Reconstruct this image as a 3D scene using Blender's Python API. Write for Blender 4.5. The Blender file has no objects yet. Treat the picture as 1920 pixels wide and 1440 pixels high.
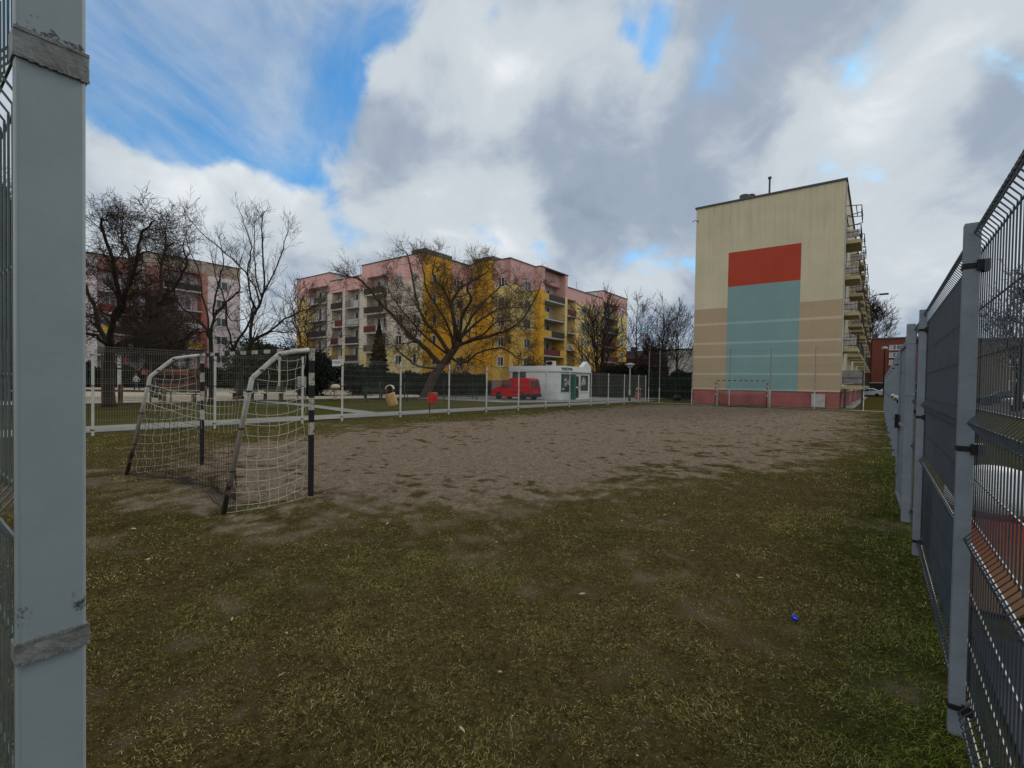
import bpy, bmesh, math, random
import numpy as np
from mathutils import Vector, Matrix, noise
R_ = math.radians
random.seed(7)
S = bpy.context.scene
COL = S.collection

# ------------------------------------------------------------------ camera
FPX, PITCH, ROLL, HC, ALN = 905.0, 1.1, 0.93, 1.5, 37.2
cam = bpy.data.cameras.new('camera'); co = bpy.data.objects.new('camera', cam); COL.objects.link(co)
cam.sensor_width = 36; cam.lens = 36 * FPX / 1920; cam.shift_y = 14 / 1920
cam.clip_start = 0.05; cam.clip_end = 3000
CM = Matrix.Rotation(R_(90 - PITCH), 4, 'X') @ Matrix.Rotation(R_(ROLL), 4, 'Z')
co.matrix_world = Matrix.Translation((0, 0, HC)) @ CM
S.camera = co
S.view_settings.view_transform = 'Standard'; S.view_settings.look = 'None'
S.view_settings.exposure = 0.0; S.view_settings.gamma = 1

# ------------------------------------------------------------------ sun
SUN_AZ, SUN_EL = 50.0, 34.0
sl = bpy.data.lights.new('sun', 'SUN'); sl.energy = 1.5; sl.angle = R_(12); sl.color = (1, .93, .82)
so = bpy.data.objects.new('sun', sl); COL.objects.link(so)
sd = Vector((math.sin(R_(SUN_AZ)) * math.cos(R_(SUN_EL)), math.cos(R_(SUN_AZ)) * math.cos(R_(SUN_EL)), math.sin(R_(SUN_EL))))
so.rotation_euler = sd.to_track_quat('Z', 'Y').to_euler()
so.location = (0, 0, 60)

# ------------------------------------------------------------------ sky: Nishita blue with procedural cloud deck
W = bpy.data.worlds.new('World'); S.world = W; W.use_nodes = True
nt = W.node_tree; nt.nodes.clear()
def N(t, **k):
    n = nt.nodes.new(t)
    for a, b in k.items(): setattr(n, a, b)
    return n
def L(a, b): nt.links.new(a, b)
def M_(op, a, b=None, c=None):
    n = N('ShaderNodeMath', operation=op)
    for i, x in enumerate((a, b, c)):
        if x is None: continue
        if isinstance(x, (int, float)): n.inputs[i].default_value = x
        else: L(x, n.inputs[i])
    return n.outputs[0]
def VM(op, a, b):
    n = N('ShaderNodeVectorMath', operation=op)
    for i, x in enumerate((a, b)):
        if x is None: continue
        if isinstance(x, (tuple, Vector)): n.inputs[i].default_value = tuple(x)
        else: L(x, n.inputs[i])
    return n
tc = N('ShaderNodeTexCoord')
sky = N('ShaderNodeTexSky', sky_type='NISHITA'); sky.sun_disc = False
sky.sun_elevation = R_(SUN_EL); sky.sun_rotation = R_(SUN_AZ); sky.dust_density = .6; sky.ozone_density = 2.0
dirn = VM('NORMALIZE', tc.outputs['Generated'], None).outputs[0]
# cloud layer lookup: perspective-flattened direction so clouds stretch towards the horizon
sep = N('ShaderNodeSeparateXYZ'); L(dirn, sep.inputs[0])
den = M_('ADD', M_('MAXIMUM', sep.outputs[2], 0.0), 0.62)
cmb = N('ShaderNodeCombineXYZ'); L(M_('DIVIDE', sep.outputs[0], den), cmb.inputs[0]); L(M_('DIVIDE', sep.outputs[1], den), cmb.inputs[1])
def noi(vec, sc, det, ro, off=0., dist=0.):
    n = N('ShaderNodeTexNoise'); n.inputs['Scale'].default_value = sc; n.inputs['Detail'].default_value = det
    n.inputs['Roughness'].default_value = ro; n.inputs['Distortion'].default_value = dist
    v = VM('ADD', vec, (off, off * .7, off * 1.3)).outputs[0]; L(v, n.inputs['Vector']); return n
n1 = noi(cmb.outputs[0], 2.9, 12, .55, 3.1, .35)
n2 = noi(cmb.outputs[0], 2.2, 8, .52, 11.7, .5)
n3 = noi(cmb.outputs[0], 7.5, 10, .56, 7.3, .4)
wmap = N('ShaderNodeMapping'); wmap.inputs['Rotation'].default_value = (0, 0, R_(-38)); wmap.inputs['Scale'].default_value = (1.7, 1.0, 1); L(cmb.outputs[0], wmap.inputs['Vector'])
n4 = noi(wmap.outputs[0], 1.9, 9, .62, 5.5, .8)
nwarp = noi(dirn, 3.2, 5, .55, 1.9)
wv = VM('SCALE', VM('SUBTRACT', nwarp.outputs['Color'], (.5, .5, .5)).outputs[0], None); wv.inputs['Scale'].default_value = .22
wdir = VM('ADD', dirn, wv.outputs[0]).outputs[0]
wdir = VM('NORMALIZE', wdir, None).outputs[0]
def pdir(px, py):
    v = Vector(((px - 960) / FPX, (734 - py) / FPX, -1)); v.normalize()
    return CM.to_3x3() @ v
def blobs(lst, src):
    acc = None
    for px, py, rad, amp in lst:            # (azimuth, elevation) is given by a Vector, or by a pixel of the photo
        if isinstance(px, Vector): d = px.normalized(); k = 2.0 / rad ** 2
        else: d = pdir(px, py); k = 2.0 / (rad / FPX) ** 2 * (1 + ((px - 960) ** 2 + (py - 720) ** 2) / FPX ** 2)
        dt = VM('DOT_PRODUCT', src, d); 
        e = M_('MULTIPLY', M_('EXPONENT', M_('MULTIPLY', M_('SUBTRACT', dt.outputs['Value'], 1.0), k)), amp)
        acc = e if acc is None else M_('ADD', acc, e)
    return acc
holes = blobs([(230, 60, 170, -.7), (215, 170, 140, -.62), (330, 150, 120, -.3), (430, 150, 120, -.42), (545, 165, 110, -.75), (600, 120, 70, -.5), (450, 265, 95, -.6), (530, 290, 70, -.6), (300, 255, 90, -.3),
               (400, 40, 120, -.35), (905, 55, 55, -.78), (1215, 130, 34, -.40), (1250, 80, 34, -.36), (1285, 35, 34, -.32), (1185, 60, 36, -.35), (1065, 70, 50, -.35), (1915, 40, 60, -.4),
               (905, 437, 34, -.8), (985, 440, 30, -.65), (620, 432, 40, -.32), (640, 60, 90, -.3),
               (300, 345, 110, .35), (430, 350, 90, .35), (860, 180, 170, .35), (1000, 330, 150, .3), (690, 60, 60, -.35), (760, 25, 60, -.3), (1120, 30, 60, -.3), (560, 90, 60, -.2)], wdir)
cov = M_('ADD', M_('ADD', M_('MULTIPLY', M_('SUBTRACT', n1.outputs[0], .5), 1.5), holes), .68)
cov = M_('ADD', cov, M_('MULTIPLY', M_('SUBTRACT', n3.outputs[0], .5), 1.5))
mr = N('ShaderNodeMapRange', interpolation_type='SMOOTHSTEP'); L(cov, mr.inputs[0]); mr.inputs[1].default_value = .02; mr.inputs[2].default_value = .50
# brightness of the cloud: thin and sun-side clouds are white, thick bellies grey
shade = blobs([(1700, 160, 220, .14), (1560, 330, 170, .13), (1830, 60, 130, .10), (850, 150, 130, .24), (300, 325, 90, .24), (450, 350, 90, .20), (950, 430, 80, .34), (830, 430, 70, .22), (910, 290, 90, .16), (960, 160, 70, .2),
               (1180, 40, 150, .14), (620, 330, 120, .08), (330, 60, 200, .16), (1290, 260, 190, -.08), (1080, 330, 150, -.12), (1240, 420, 170, -.08), (1420, 90, 120, -.1), (1560, 30, 110, -.18), (1110, 215, 120, .17), (1230, 330, 110, -.05), (1900, 210, 90, -.2), (1800, 300, 130, -.05),
               (1760, 480, 120, .16), (1100, 540, 130, .18), (1250, 500, 80, .10), (700, 480, 150, .1), (1700, 560, 120, .06), (1560, 450, 90, -.06), (300, 560, 250, .10), (Vector((-.3, -1, .35)), 0, 1.15, .62), (Vector((-1, -.2, .3)), 0, .6, .25)], wdir)  # Vector blobs: unseen brightening added behind the camera to lift the facades
sh = M_('ADD', M_('ADD', M_('MULTIPLY', M_('SUBTRACT', n2.outputs[0], .5), .72), shade), .425)
sh = M_('ADD', sh, M_('MULTIPLY', M_('SUBTRACT', n1.outputs[0], .5), -.42))
sh = M_('ADD', sh, M_('MULTIPLY', M_('SUBTRACT', n3.outputs[0], .5), .56))
cr = N('ShaderNodeValToRGB'); L(sh, cr.inputs[0])
cr.color_ramp.interpolation = 'EASE'
el = cr.color_ramp.elements
el[0].position = 0.08; el[0].color = (.20, .25, .335, 1)
el[1].position = 1.0; el[1].color = (.95, .98, 1.0, 1)
e = el.new(.38); e.color = (.335, .405, .51, 1)
e = el.new(.66); e.color = (.60, .66, .71, 1)
csc = N('ShaderNodeMix', data_type='RGBA', blend_type='MULTIPLY'); csc.inputs[0].default_value = 1
L(cr.outputs[0], csc.inputs[6]); csc.inputs[7].default_value = (10, 10, 10, 1)
blu = N('ShaderNodeMix', data_type='RGBA', blend_type='MULTIPLY'); blu.inputs[0].default_value = 1
L(sky.outputs[0], blu.inputs[6]); blu.inputs[7].default_value = (.60, 1.42, 1.82, 1)
mx = N('ShaderNodeMix', data_type='RGBA'); wz = N('ShaderNodeMapRange', interpolation_type='SMOOTHSTEP'); L(n4.outputs[0], wz.inputs[0]); wz.inputs[1].default_value = .33; wz.inputs[2].default_value = .74; wz.inputs[4].default_value = .74
cvr = M_('SUBTRACT', 1.0, M_('MULTIPLY', M_('SUBTRACT', 1.0, mr.outputs[0]), M_('SUBTRACT', 1.0, wz.outputs[0])))
L(cvr, mx.inputs[0]); L(blu.outputs[2], mx.inputs[6]); L(csc.outputs[2], mx.inputs[7])
bg = N('ShaderNodeBackground'); bg.inputs[1].default_value = .1; L(mx.outputs[2], bg.inputs[0])
wo = N('ShaderNodeOutputWorld'); L(bg.outputs[0], wo.inputs[0])
W.cycles.sampling_method = 'MANUAL'; W.cycles.sample_map_resolution = 512

# ------------------------------------------------------------------ frame of the pitch: u runs along it, v to its left
FR = R_(90 - ALN)
cA, sA = math.cos(FR), math.sin(FR)
def uvw(u, v, z=0): return Vector((u * cA - v * sA, u * sA + v * cA, z))

# ------------------------------------------------------------------ materials
MATS = {}
def mat(name, col, rough=.7, metal=0., var=.12, vs=3., bump=0., bs=20., spec=.18, col2=None, f=None):
    if name in MATS: return MATS[name]
    m = bpy.data.materials.new(name); m.use_nodes = True
    t = m.node_tree; b = t.nodes['Principled BSDF']
    b.inputs['Roughness'].default_value = rough; b.inputs['Metallic'].default_value = metal
    b.inputs['Specular IOR Level'].default_value = spec
    tcn = t.nodes.new('ShaderNodeTexCoord')
    no = t.nodes.new('ShaderNodeTexNoise'); no.inputs['Scale'].default_value = vs; no.inputs['Detail'].default_value = 6; no.inputs['Roughness'].default_value = .6
    t.links.new(tcn.outputs['Object'], no.inputs['Vector'])
    mp = t.nodes.new('ShaderNodeMapRange'); mp.inputs[1].default_value = .3; mp.inputs[2].default_value = .7
    t.links.new(no.outputs[0], mp.inputs[0])
    mxn = t.nodes.new('ShaderNodeMix'); mxn.data_type = 'RGBA'
    c2 = col2 if col2 else tuple(c * (1 - 2 * var) for c in col)
    c1 = col if col2 else tuple(min(1, c * (1 + var)) for c in col)
    mxn.inputs[6].default_value = (*c1, 1); mxn.inputs[7].default_value = (*c2, 1)
    t.links.new(mp.outputs[0], mxn.inputs[0]); t.links.new(mxn.outputs[2], b.inputs['Base Color'])
    if bump:
        nb = t.nodes.new('ShaderNodeTexNoise'); nb.inputs['Scale'].default_value = bs; nb.inputs['Detail'].default_value = 5
        t.links.new(tcn.outputs['Object'], nb.inputs['Vector'])
        bn = t.nodes.new('ShaderNodeBump'); bn.inputs['Strength'].default_value = bump; bn.inputs['Distance'].default_value = .02
        t.links.new(nb.outputs[0], bn.inputs['Height']); t.links.new(bn.outputs[0], b.inputs['Normal'])
    if f: f(m, t, b, tcn, mxn)
    MATS[name] = m; return m
def nd(t, ty, **k):
    n = t.nodes.new(ty)
    for a, b in k.items(): setattr(n, a, b)
    return n
def sock(t, x, inp):
    if isinstance(x, (int, float)): inp.default_value = x
    else: t.links.new(x, inp)
def tmath(t, op, a, b=0., c=0.):
    n = nd(t, 'ShaderNodeMath', operation=op); sock(t, a, n.inputs[0]); sock(t, b, n.inputs[1]); sock(t, c, n.inputs[2]); return n.outputs[0]
def tmix(t, fac, a, b):
    n = nd(t, 'ShaderNodeMix', data_type='RGBA'); sock(t, fac, n.inputs[0])
    for x, i in ((a, 6), (b, 7)):
        if isinstance(x, tuple): n.inputs[i].default_value = (*x, 1)
        else: t.links.new(x, n.inputs[i])
    return n.outputs[2]
def tnoise(t, vec, sc, det=5, ro=.6):
    n = nd(t, 'ShaderNodeTexNoise'); n.inputs['Scale'].default_value = sc; n.inputs['Detail'].default_value = det; n.inputs['Roughness'].default_value = ro
    t.links.new(vec, n.inputs['Vector']); return n.outputs[0]
def tscale(t, vec, s):
    n = nd(t, 'ShaderNodeMapping'); n.inputs['Scale'].default_value = s; t.links.new(vec, n.inputs['Vector']); return n.outputs[0]
def tstep(t, x, a, b):
    n = nd(t, 'ShaderNodeMapRange'); sock(t, x, n.inputs[0]); n.inputs[1].default_value = a; n.inputs[2].default_value = b; return n.outputs[0]
def streaks(st, dark=.72):
    # vertical weather streaks and grime on painted render
    def f(m, t, b, tcn, mxn):
        s = tnoise(t, tscale(t, tcn.outputs['Object'], (1.6, 1.6, .12)), 2.2, 6, .7)
        k = tmath(t, 'MULTIPLY', tstep(t, s, .52, .74), st)
        c = tmix(t, k, mxn.outputs[2], (.10, .09, .07))
        t.links.new(c, b.inputs['Base Color'])
    return f
def bands(levels, st=.25, base=None):
    # painted horizontal colour bands by height: [(z, colour), ...] each colour applies above z
    def f(m, t, b, tcn, mxn):
        sp = nd(t, 'ShaderNodeSeparateXYZ'); t.links.new(tcn.outputs['Object'], sp.inputs[0])
        c = mxn.outputs[2]
        for z, colr in levels:
            g = tmath(t, 'GREATER_THAN', sp.outputs[2], z)
            c = tmix(t, g, c, colr)
        n = tnoise(t, tcn.outputs['Object'], .6, 6)
        s = tnoise(t, tscale(t, tcn.outputs['Object'], (1.6, 1.6, .12)), 2.2, 6, .7)
        hs = nd(t, 'ShaderNodeHueSaturation'); t.links.new(c, hs.inputs['Color'])
        t.links.new(tmath(t, 'ADD', tmath(t, 'MULTIPLY', n, .22), .89), hs.inputs['Value'])
        k = tmath(t, 'MULTIPLY', tstep(t, s, .54, .76), st)
        c = tmix(t, k, hs.outputs[0], (.12, .11, .09))
        t.links.new(c, b.inputs['Base Color'])
    return f

# ------------------------------------------------------------------ mesh helpers
class MB:
    def __init__(s): s.v = []; s.f = []; s.sm = False
    def box(s, x0, x1, y0, y1, z0, z1):
        n = len(s.v); s.v += [(x0, y0, z0), (x1, y0, z0), (x1, y1, z0), (x0, y1, z0), (x0, y0, z1), (x1, y0, z1), (x1, y1, z1), (x0, y1, z1)]
        s.f += [tuple(n + i for i in q) for q in ((0, 3, 2, 1), (4, 5, 6, 7), (0, 1, 5, 4), (1, 2, 6, 5), (2, 3, 7, 6), (3, 0, 4, 7))]; return s
    def hexa(s, pts):
        n = len(s.v); s.v += [tuple(p) for p in pts]
        s.f += [tuple(n + i for i in q) for q in ((0, 3, 2, 1), (4, 5, 6, 7), (0, 1, 5, 4), (1, 2, 6, 5), (2, 3, 7, 6), (3, 0, 4, 7))]; return s
    def tube(s, pts, r, n=6, cap=True):
        P = [Vector(p) for p in pts]; k = len(P)
        if not hasattr(r, '__len__'): r = [r] * k
        b = len(s.v); up = None
        for i in range(k):
            d = (P[min(i + 1, k - 1)] - P[max(i - 1, 0)])
            if d.length < 1e-9: d = Vector((0, 0, 1))
            d.normalize()
            if up is None: up = Vector((0, 0, 1)) if abs(d.z) < .9 else Vector((1, 0, 0))
            a = d.cross(up)
            if a.length < 1e-6: a = d.orthogonal()
            a.normalize(); c = a.cross(d); up = c
            for j in range(n):
                t = 2 * math.pi * (j + .5) / n
                q = P[i] + (a * math.cos(t) + c * math.sin(t)) * r[i]; s.v.append((q.x, q.y, q.z))
        for i in range(k - 1):
            for j in range(n):
                s.f.append((b + i * n + j, b + i * n + (j + 1) % n, b + (i + 1) * n + (j + 1) % n, b + (i + 1) * n + j))
        if cap:
            s.f.append(tuple(b + j for j in reversed(range(n)))); s.f.append(tuple(b + (k - 1) * n + j for j in range(n)))
        return s
    def lathe(s, prof, n=16, c=(0, 0, 0)):
        b = len(s.v)
        for r, z in prof:
            for j in range(n):
                t = 2 * math.pi * j / n; s.v.append((c[0] + r * math.cos(t), c[1] + r * math.sin(t), c[2] + z))
        for i in range(len(prof) - 1):
            for j in range(n): s.f.append((b + i * n + j, b + i * n + (j + 1) % n, b + (i + 1) * n + (j + 1) % n, b + (i + 1) * n + j))
        s.f.append(tuple(b + j for j in reversed(range(n)))); m = (len(prof) - 1) * n; s.f.append(tuple(b + m + j for j in range(n)))
        return s
    def prism(s, poly, a0, a1, axis='y'):
        # poly in (x,z) extruded along y (or (y,z) along x, (x,y) along z)
        n = len(s.v); k = len(poly)
        for a in (a0, a1):
            for p, q in poly: s.v.append({'y': (p, a, q), 'x': (a, p, q), 'z': (p, q, a)}[axis])
        s.f.append(tuple(n + i for i in range(k))); s.f.append(tuple(n + k + i for i in reversed(range(k))))
        for i in range(k): s.f.append((n + (i + 1) % k, n + i, n + k + i, n + k + (i + 1) % k))
        return s
    def quad(s, a, b, c, d):
        n = len(s.v); s.v += [a, b, c, d]; s.f.append((n, n + 1, n + 2, n + 3)); return s
    def build(s, name, m, parent=None, smooth=False, loc=None, rz=None, bev=0.):
        me = bpy.data.meshes.new(name); me.from_pydata(s.v, [], s.f); me.update()
        if m: me.materials.append(m)
        if smooth: me.shade_smooth()
        o = bpy.data.objects.new(name, me); COL.objects.link(o)
        if parent: o.parent = parent
        if loc is not None: o.location = loc
        if rz is not None: o.rotation_euler = (0, 0, rz)
        if bev:
            bm_ = o.modifiers.new('b', 'BEVEL'); bm_.width = bev; bm_.segments = 2; bm_.limit_method = 'ANGLE'
        return o
def tag(o, label, cat, group=None):
    o['label'] = label; o['category'] = cat
    if group: o['group'] = group
    return o
def thing(name, label, cat, u=0, v=0, z=0, rot=0., group=None):
    o = bpy.data.objects.new(name, None); COL.objects.link(o)
    o.location = uvw(u, v, z); o.rotation_euler = (0, 0, FR + rot); o.empty_display_size = .3
    return tag(o, label, cat, group)
def place(o, u, v, z=0, rot=0.):
    o.location = uvw(u, v, z); o.rotation_euler = (0, 0, FR + rot); return o
def struct(o): o['kind'] = 'structure'; return o
def stuff(o, label=None, cat=None):
    o['kind'] = 'stuff'
    if label: o['label'] = label; o['category'] = cat
    return o
def children(o): return [c for c in bpy.data.objects if c.parent == o]
def copy_tree(o, parent=None, kids=None):
    if kids is None:
        kids = {}
        for c in bpy.data.objects:
            if c.parent: kids.setdefault(c.parent.name, []).append(c)
    c = o.copy(); COL.objects.link(c)
    if parent: c.parent = parent
    for ch in kids.get(o.name, []): copy_tree(ch, c, kids)
    return c
def inst(name, me, parent, loc=(0, 0, 0), rz=0., sc=None):
    o = bpy.data.objects.new(name, me); COL.objects.link(o); o.parent = parent; o.location = loc; o.rotation_euler = (0, 0, rz)
    if sc: o.scale = sc
    return o

# ------------------------------------------------------------------ ground
def vnoise(x, y, seed=0):
    xi = np.floor(x).astype(np.int64); yi = np.floor(y).astype(np.int64); xf = x - xi; yf = y - yi
    def h(a, b):
        n = (a * 374761393 + b * 668265263 + seed * 1442695041) & 0x7fffffff
        n = ((n ^ (n >> 13)) * 1274126177) & 0x7fffffff
        return ((n ^ (n >> 16)) & 0xffff) / 65535.
    sx = xf * xf * (3 - 2 * xf); sy = yf * yf * (3 - 2 * yf)
    return (h(xi, yi) * (1 - sx) + h(xi + 1, yi) * sx) * (1 - sy) + (h(xi, yi + 1) * (1 - sx) + h(xi + 1, yi + 1) * sx) * sy
def fbm(x, y, seed=0, o=4):
    a = 0; w = .5; t = 0
    for i in range(o):
        a = a + w * vnoise(x * 2 ** i, y * 2 ** i, seed + i * 17); t += w; w *= .55
    return a / t
DIRT = np.array([(3.0, 5.5), (4.3, 3.9), (6.5, 2.9), (9.2, 1.75), (13.6, .75), (20, .6), (27, .6), (33, .9), (36.6, 2.2), (37.1, 7), (36.6, 11.5), (33, 13.2), (26, 13.2), (22, 12.9), (18, 12.6), (13, 12.2), (8, 12.3), (5, 11.2), (3.0, 9.2), (2.5, 7.4)])
def sdist(u, v):
    d = np.full(u.shape, 1e9); inside = np.zeros(u.shape, bool); P = DIRT; n = len(P)
    for i in range(n):
        a = P[i]; b = P[(i + 1) % n]; e = b - a
        t = np.clip(((u - a[0]) * e[0] + (v - a[1]) * e[1]) / (e @ e), 0, 1)
        d = np.minimum(d, np.hypot(u - a[0] - t * e[0], v - a[1] - t * e[1]))
        c = ((a[1] > v) != (b[1] > v))
        with np.errstate(divide='ignore', invalid='ignore'):
            xx = (b[0] - a[0]) * (v - a[1]) / (b[1] - a[1] + 1e-12) + a[0]
        inside ^= c & (u < xx)
    return np.where(inside, d, -d)
def dirtmask(u, v):
    s = sdist(u, v) + (fbm(u * .9, v * .9, 3) - .5) * 2.4
    hf = (fbm(u * 6.5, v * 6.5, 61, 3) - .5) * 2.6 + (fbm(u * 2.2, v * 2.2, 63, 2) - .5) * 1.2
    m = np.clip((s + 1.3) / 2.6 + hf * .42, 0, 1); m = m * m * (3 - 2 * m)
    p = fbm(u * .9 + 31, v * .9 + 5, 21) * .55 + fbm(u * 5, v * 5, 23) * .45
    worn = np.clip((p - .52) / .16, 0, 1) * .5          # worn patches in the lawn
    tuft = np.clip((fbm(u * 5.5, v * 5.5, 41, 2) - (.64 + .06 * np.clip(sdist(u, v) / 3., 0, 1))) / .05, 0, 1) * (fbm(u * .6, v * .6, 47, 2) > .36)   # tufts left in the bare earth
    return np.clip(np.maximum(m * (1 - tuft), worn), 0, 1)
def green(u, v):                                          # lush strip by the right fence, straw elsewhere
    return np.clip(.03 + .7 * np.exp(-np.maximum(v + .2, 0) / .55) + (fbm(u * .9, v * .9, 55) - .5) * .8 + .25 * np.clip((v - 12) / 2, 0, 1), 0, 1)
def height(u, v):
    return .010 * (fbm(u * .5, v * .5, 71) - .5) * 3 + .012 * (fbm(u * 4, v * 4, 73) - .5)

def fieldmat():
    m = bpy.data.materials.new('pitch_soil_and_turf'); m.use_nodes = True; t = m.node_tree; b = t.nodes['Principled BSDF']
    b.inputs['Roughness'].default_value = 1; b.inputs['Specular IOR Level'].default_value = .0
    at = nd(t, 'ShaderNodeVertexColor'); at.layer_name = 'mask'; sp = nd(t, 'ShaderNodeSeparateColor'); t.links.new(at.outputs[0], sp.inputs[0])
    tcn = nd(t, 'ShaderNodeTexCoord'); ob = tcn.outputs['Object']
    n1 = tnoise(t, ob, 22, 8, .7); n2 = tnoise(t, ob, 2.5, 5); n3 = tnoise(t, ob, 90, 4, .7); n4 = tnoise(t, ob, 7, 6, .65)
    soil = tmix(t, tstep(t, n4, .35, .68), (.325, .250, .182), (.185, .139, .100))
    soil = tmix(t, tmath(t, 'MULTIPLY', tstep(t, n1, .50, .62), .8), soil, (.080, .058, .040))
    soil = tmix(t, tmath(t, 'MULTIPLY', tstep(t, n3, .55, .8), .35), soil, (.42, .34, .26))
    straw = tmix(t, tstep(t, n1, .35, .65), (.125, .095, .034), (.034, .024, .010))
    straw = tmix(t, tstep(t, n3, .5, .75), straw, (.17, .13, .065))
    grn = tmix(t, tstep(t, n1, .35, .65), (.062, .075, .018), (.024, .034, .009))
    lawn = tmix(t, tmath(t, 'ADD', sp.outputs[1], tmath(t, 'MULTIPLY', tmath(t, 'SUBTRACT', n2, .5), .6)), straw, grn)
    edge = tmath(t, 'ADD', sp.outputs[0], tmath(t, 'MULTIPLY', tmath(t, 'SUBTRACT', n1, .5), 1.5))
    c = tmix(t, tstep(t, edge, .22, .72), lawn, soil)
    t.links.new(c, b.inputs['Base Color'])
    h = tmath(t, 'ADD', tmath(t, 'MULTIPLY', n1, .7), tmath(t, 'MULTIPLY', n3, .3))
    h = tmath(t, 'ADD', h, tmath(t, 'MULTIPLY', n4, 1.2))
    bn = nd(t, 'ShaderNodeBump'); bn.inputs['Strength'].default_value = 1.0; bn.inputs['Distance'].default_value = .09
    t.links.new(h, bn.inputs['Height']); t.links.new(bn.outputs[0], b.inputs['Normal'])
    return m
def grid_ground(name, u0, u1, v0, v1, res, m, z=0., hfun=height):
    nu = int((u1 - u0) / res) + 1; nv = int((v1 - v0) / res) + 1
    uu, vv = np.meshgrid(np.linspace(u0, u1, nu), np.linspace(v0, v1, nv), indexing='ij')
    zz = hfun(uu, vv) + z
    co_ = np.stack([uu, vv, zz], -1).reshape(-1, 3).astype(np.float32)
    i = np.arange(nu * nv).reshape(nu, nv); q = np.stack([i[:-1, :-1], i[1:, :-1], i[1:, 1:], i[:-1, 1:]], -1).reshape(-1, 4)
    me = bpy.data.meshes.new(name); me.vertices.add(len(co_)); me.vertices.foreach_set('co', co_.ravel())
    me.loops.add(q.size); me.loops.foreach_set('vertex_index', q.ravel().astype(np.int32))
    me.polygons.add(len(q)); me.polygons.foreach_set('loop_start', (np.arange(len(q)) * 4).astype(np.int32)); me.polygons.foreach_set('loop_total', np.full(len(q), 4, np.int32))
    me.update(calc_edges=True)
    ca = me.color_attributes.new('mask', 'FLOAT_COLOR', 'POINT')
    cc = np.stack([dirtmask(uu, vv), green(uu, vv), uu * 0, uu * 0 + 1], -1).reshape(-1).astype(np.float32); ca.data.foreach_set('color', cc)
    me.materials.append(m); me.shade_smooth()
    o = bpy.data.objects.new(name, me); COL.objects.link(o); o.rotation_euler = (0, 0, FR); return o
pitch = struct(grid_ground('pitch', -2.2, 38.3, -.42, 15.32, .085, fieldmat(), .012))

def lawnmat(name, a, b2, c3, sc=1.):
    m = bpy.data.materials.new(name); m.use_nodes = True; t = m.node_tree; b = t.nodes['Principled BSDF']
    b.inputs['Roughness'].default_value = 1; b.inputs['Specular IOR Level'].default_value = .0
    tcn = nd(t, 'ShaderNodeTexCoord'); ob = tcn.outputs['Object']
    n1 = tnoise(t, ob, .35 * sc, 6); n2 = tnoise(t, ob, 9 * sc, 6, .7); n3 = tnoise(t, ob, 1.7 * sc, 5, .6)
    c = tmix(t, tstep(t, n1, .4, .62), a, b2); c = tmix(t, tstep(t, n3, .5, .68), c, c3)
    hs = nd(t, 'ShaderNodeHueSaturation'); t.links.new(c, hs.inputs['Color']); t.links.new(tmath(t, 'ADD', tmath(t, 'MULTIPLY', n2, 1.3), .35), hs.inputs['Value'])
    t.links.new(hs.outputs[0], b.inputs['Base Color'])
    bn = nd(t, 'ShaderNodeBump'); bn.inputs['Strength'].default_value = .8; bn.inputs['Distance'].default_value = .06; t.links.new(n2, bn.inputs['Height']); t.links.new(bn.outputs[0], b.inputs['Normal'])
    return m
m_lawn = lawnmat('winter_lawn', (.068, .060, .018), (.046, .048, .012), (.080, .062, .026))
g = MB(); g.quad((-900, -900, -.03), (900, -900, -.03), (900, 900, -.03), (-900, 900, -.03)); struct(g.build('ground', m_lawn))
def sheet(name, poly, z, m):
    b = MB(); b.prism(poly, z - .02, z, 'z'); o = b.build(name, m); o.rotation_euler = (0, 0, FR); return struct(o)
m_path = mat('concrete_path', (.235, .23, .20), .9, var=.15, vs=1.2, bump=.3)
m_kerb = mat('kerb_concrete', (.36, .35, .32), .9, var=.15)
m_asph = mat('asphalt', (.050, .052, .056), .9, var=.25, vs=1.5, bump=.5, bs=60)
m_sand = mat('playground_sand', (.40, .34, .25), .95, var=.12, vs=.8, bump=.4, bs=8)
m_pave = mat('grey_paving', (.20, .20, .19), .9, var=.2, vs=.8)
sheet('path', [(-8, 16.45), (44, 16.45), (44, 18.4), (-8, 18.4)], .012, m_path)
sheet('far_path', [(38.75, -.3), (39.35, -.3), (39.35, 16.4), (38.75, 16.4)], .016, m_path)
sheet('garden_path', [(12.9, 18.42), (14.0, 18.42), (15.3, 26), (15.6, 31.6), (14.6, 31.6), (14.3, 26)], .012, m_path)
sheet('sand_area', [(-20, 32.2), (12, 31.9), (30, 32.6), (37, 42), (44, 100), (-20, 100)], -.004, m_sand)
sheet('yard_paving', [(28, 21.9), (33.0, 19.6), (44, 18.42), (75, 18.42), (75, 21), (48, 22.5), (48, 34), (28, 34)], .002, m_pave)
sheet('parking_road', [(4.3, -6), (110, -6), (110, -13), (4.3, -13)], -.002, m_asph)
sheet('side_pavement', [(-4, -.5), (4.1, -.5), (4.1, -13), (-4, -13)], .0, m_asph)
sheet('back_road', [(108, -30), (118, -30), (118, 14), (108, 14)], -.006, m_asph)
sheet('apron', [(42, 1.4), (100, 1.4), (100, 2.15), (42, 2.15)], .0, m_pave)
b = MB()
for i in range(60): b.box(-20 + i * 1.0, -20 + i * 1.0 + .985, 31.55, 31.7, -.03, .085)
o = b.build('playground_kerb', mat('old_kerb', (.10, .095, .085), .9)); o.rotation_euler = (0, 0, FR); struct(o)

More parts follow.
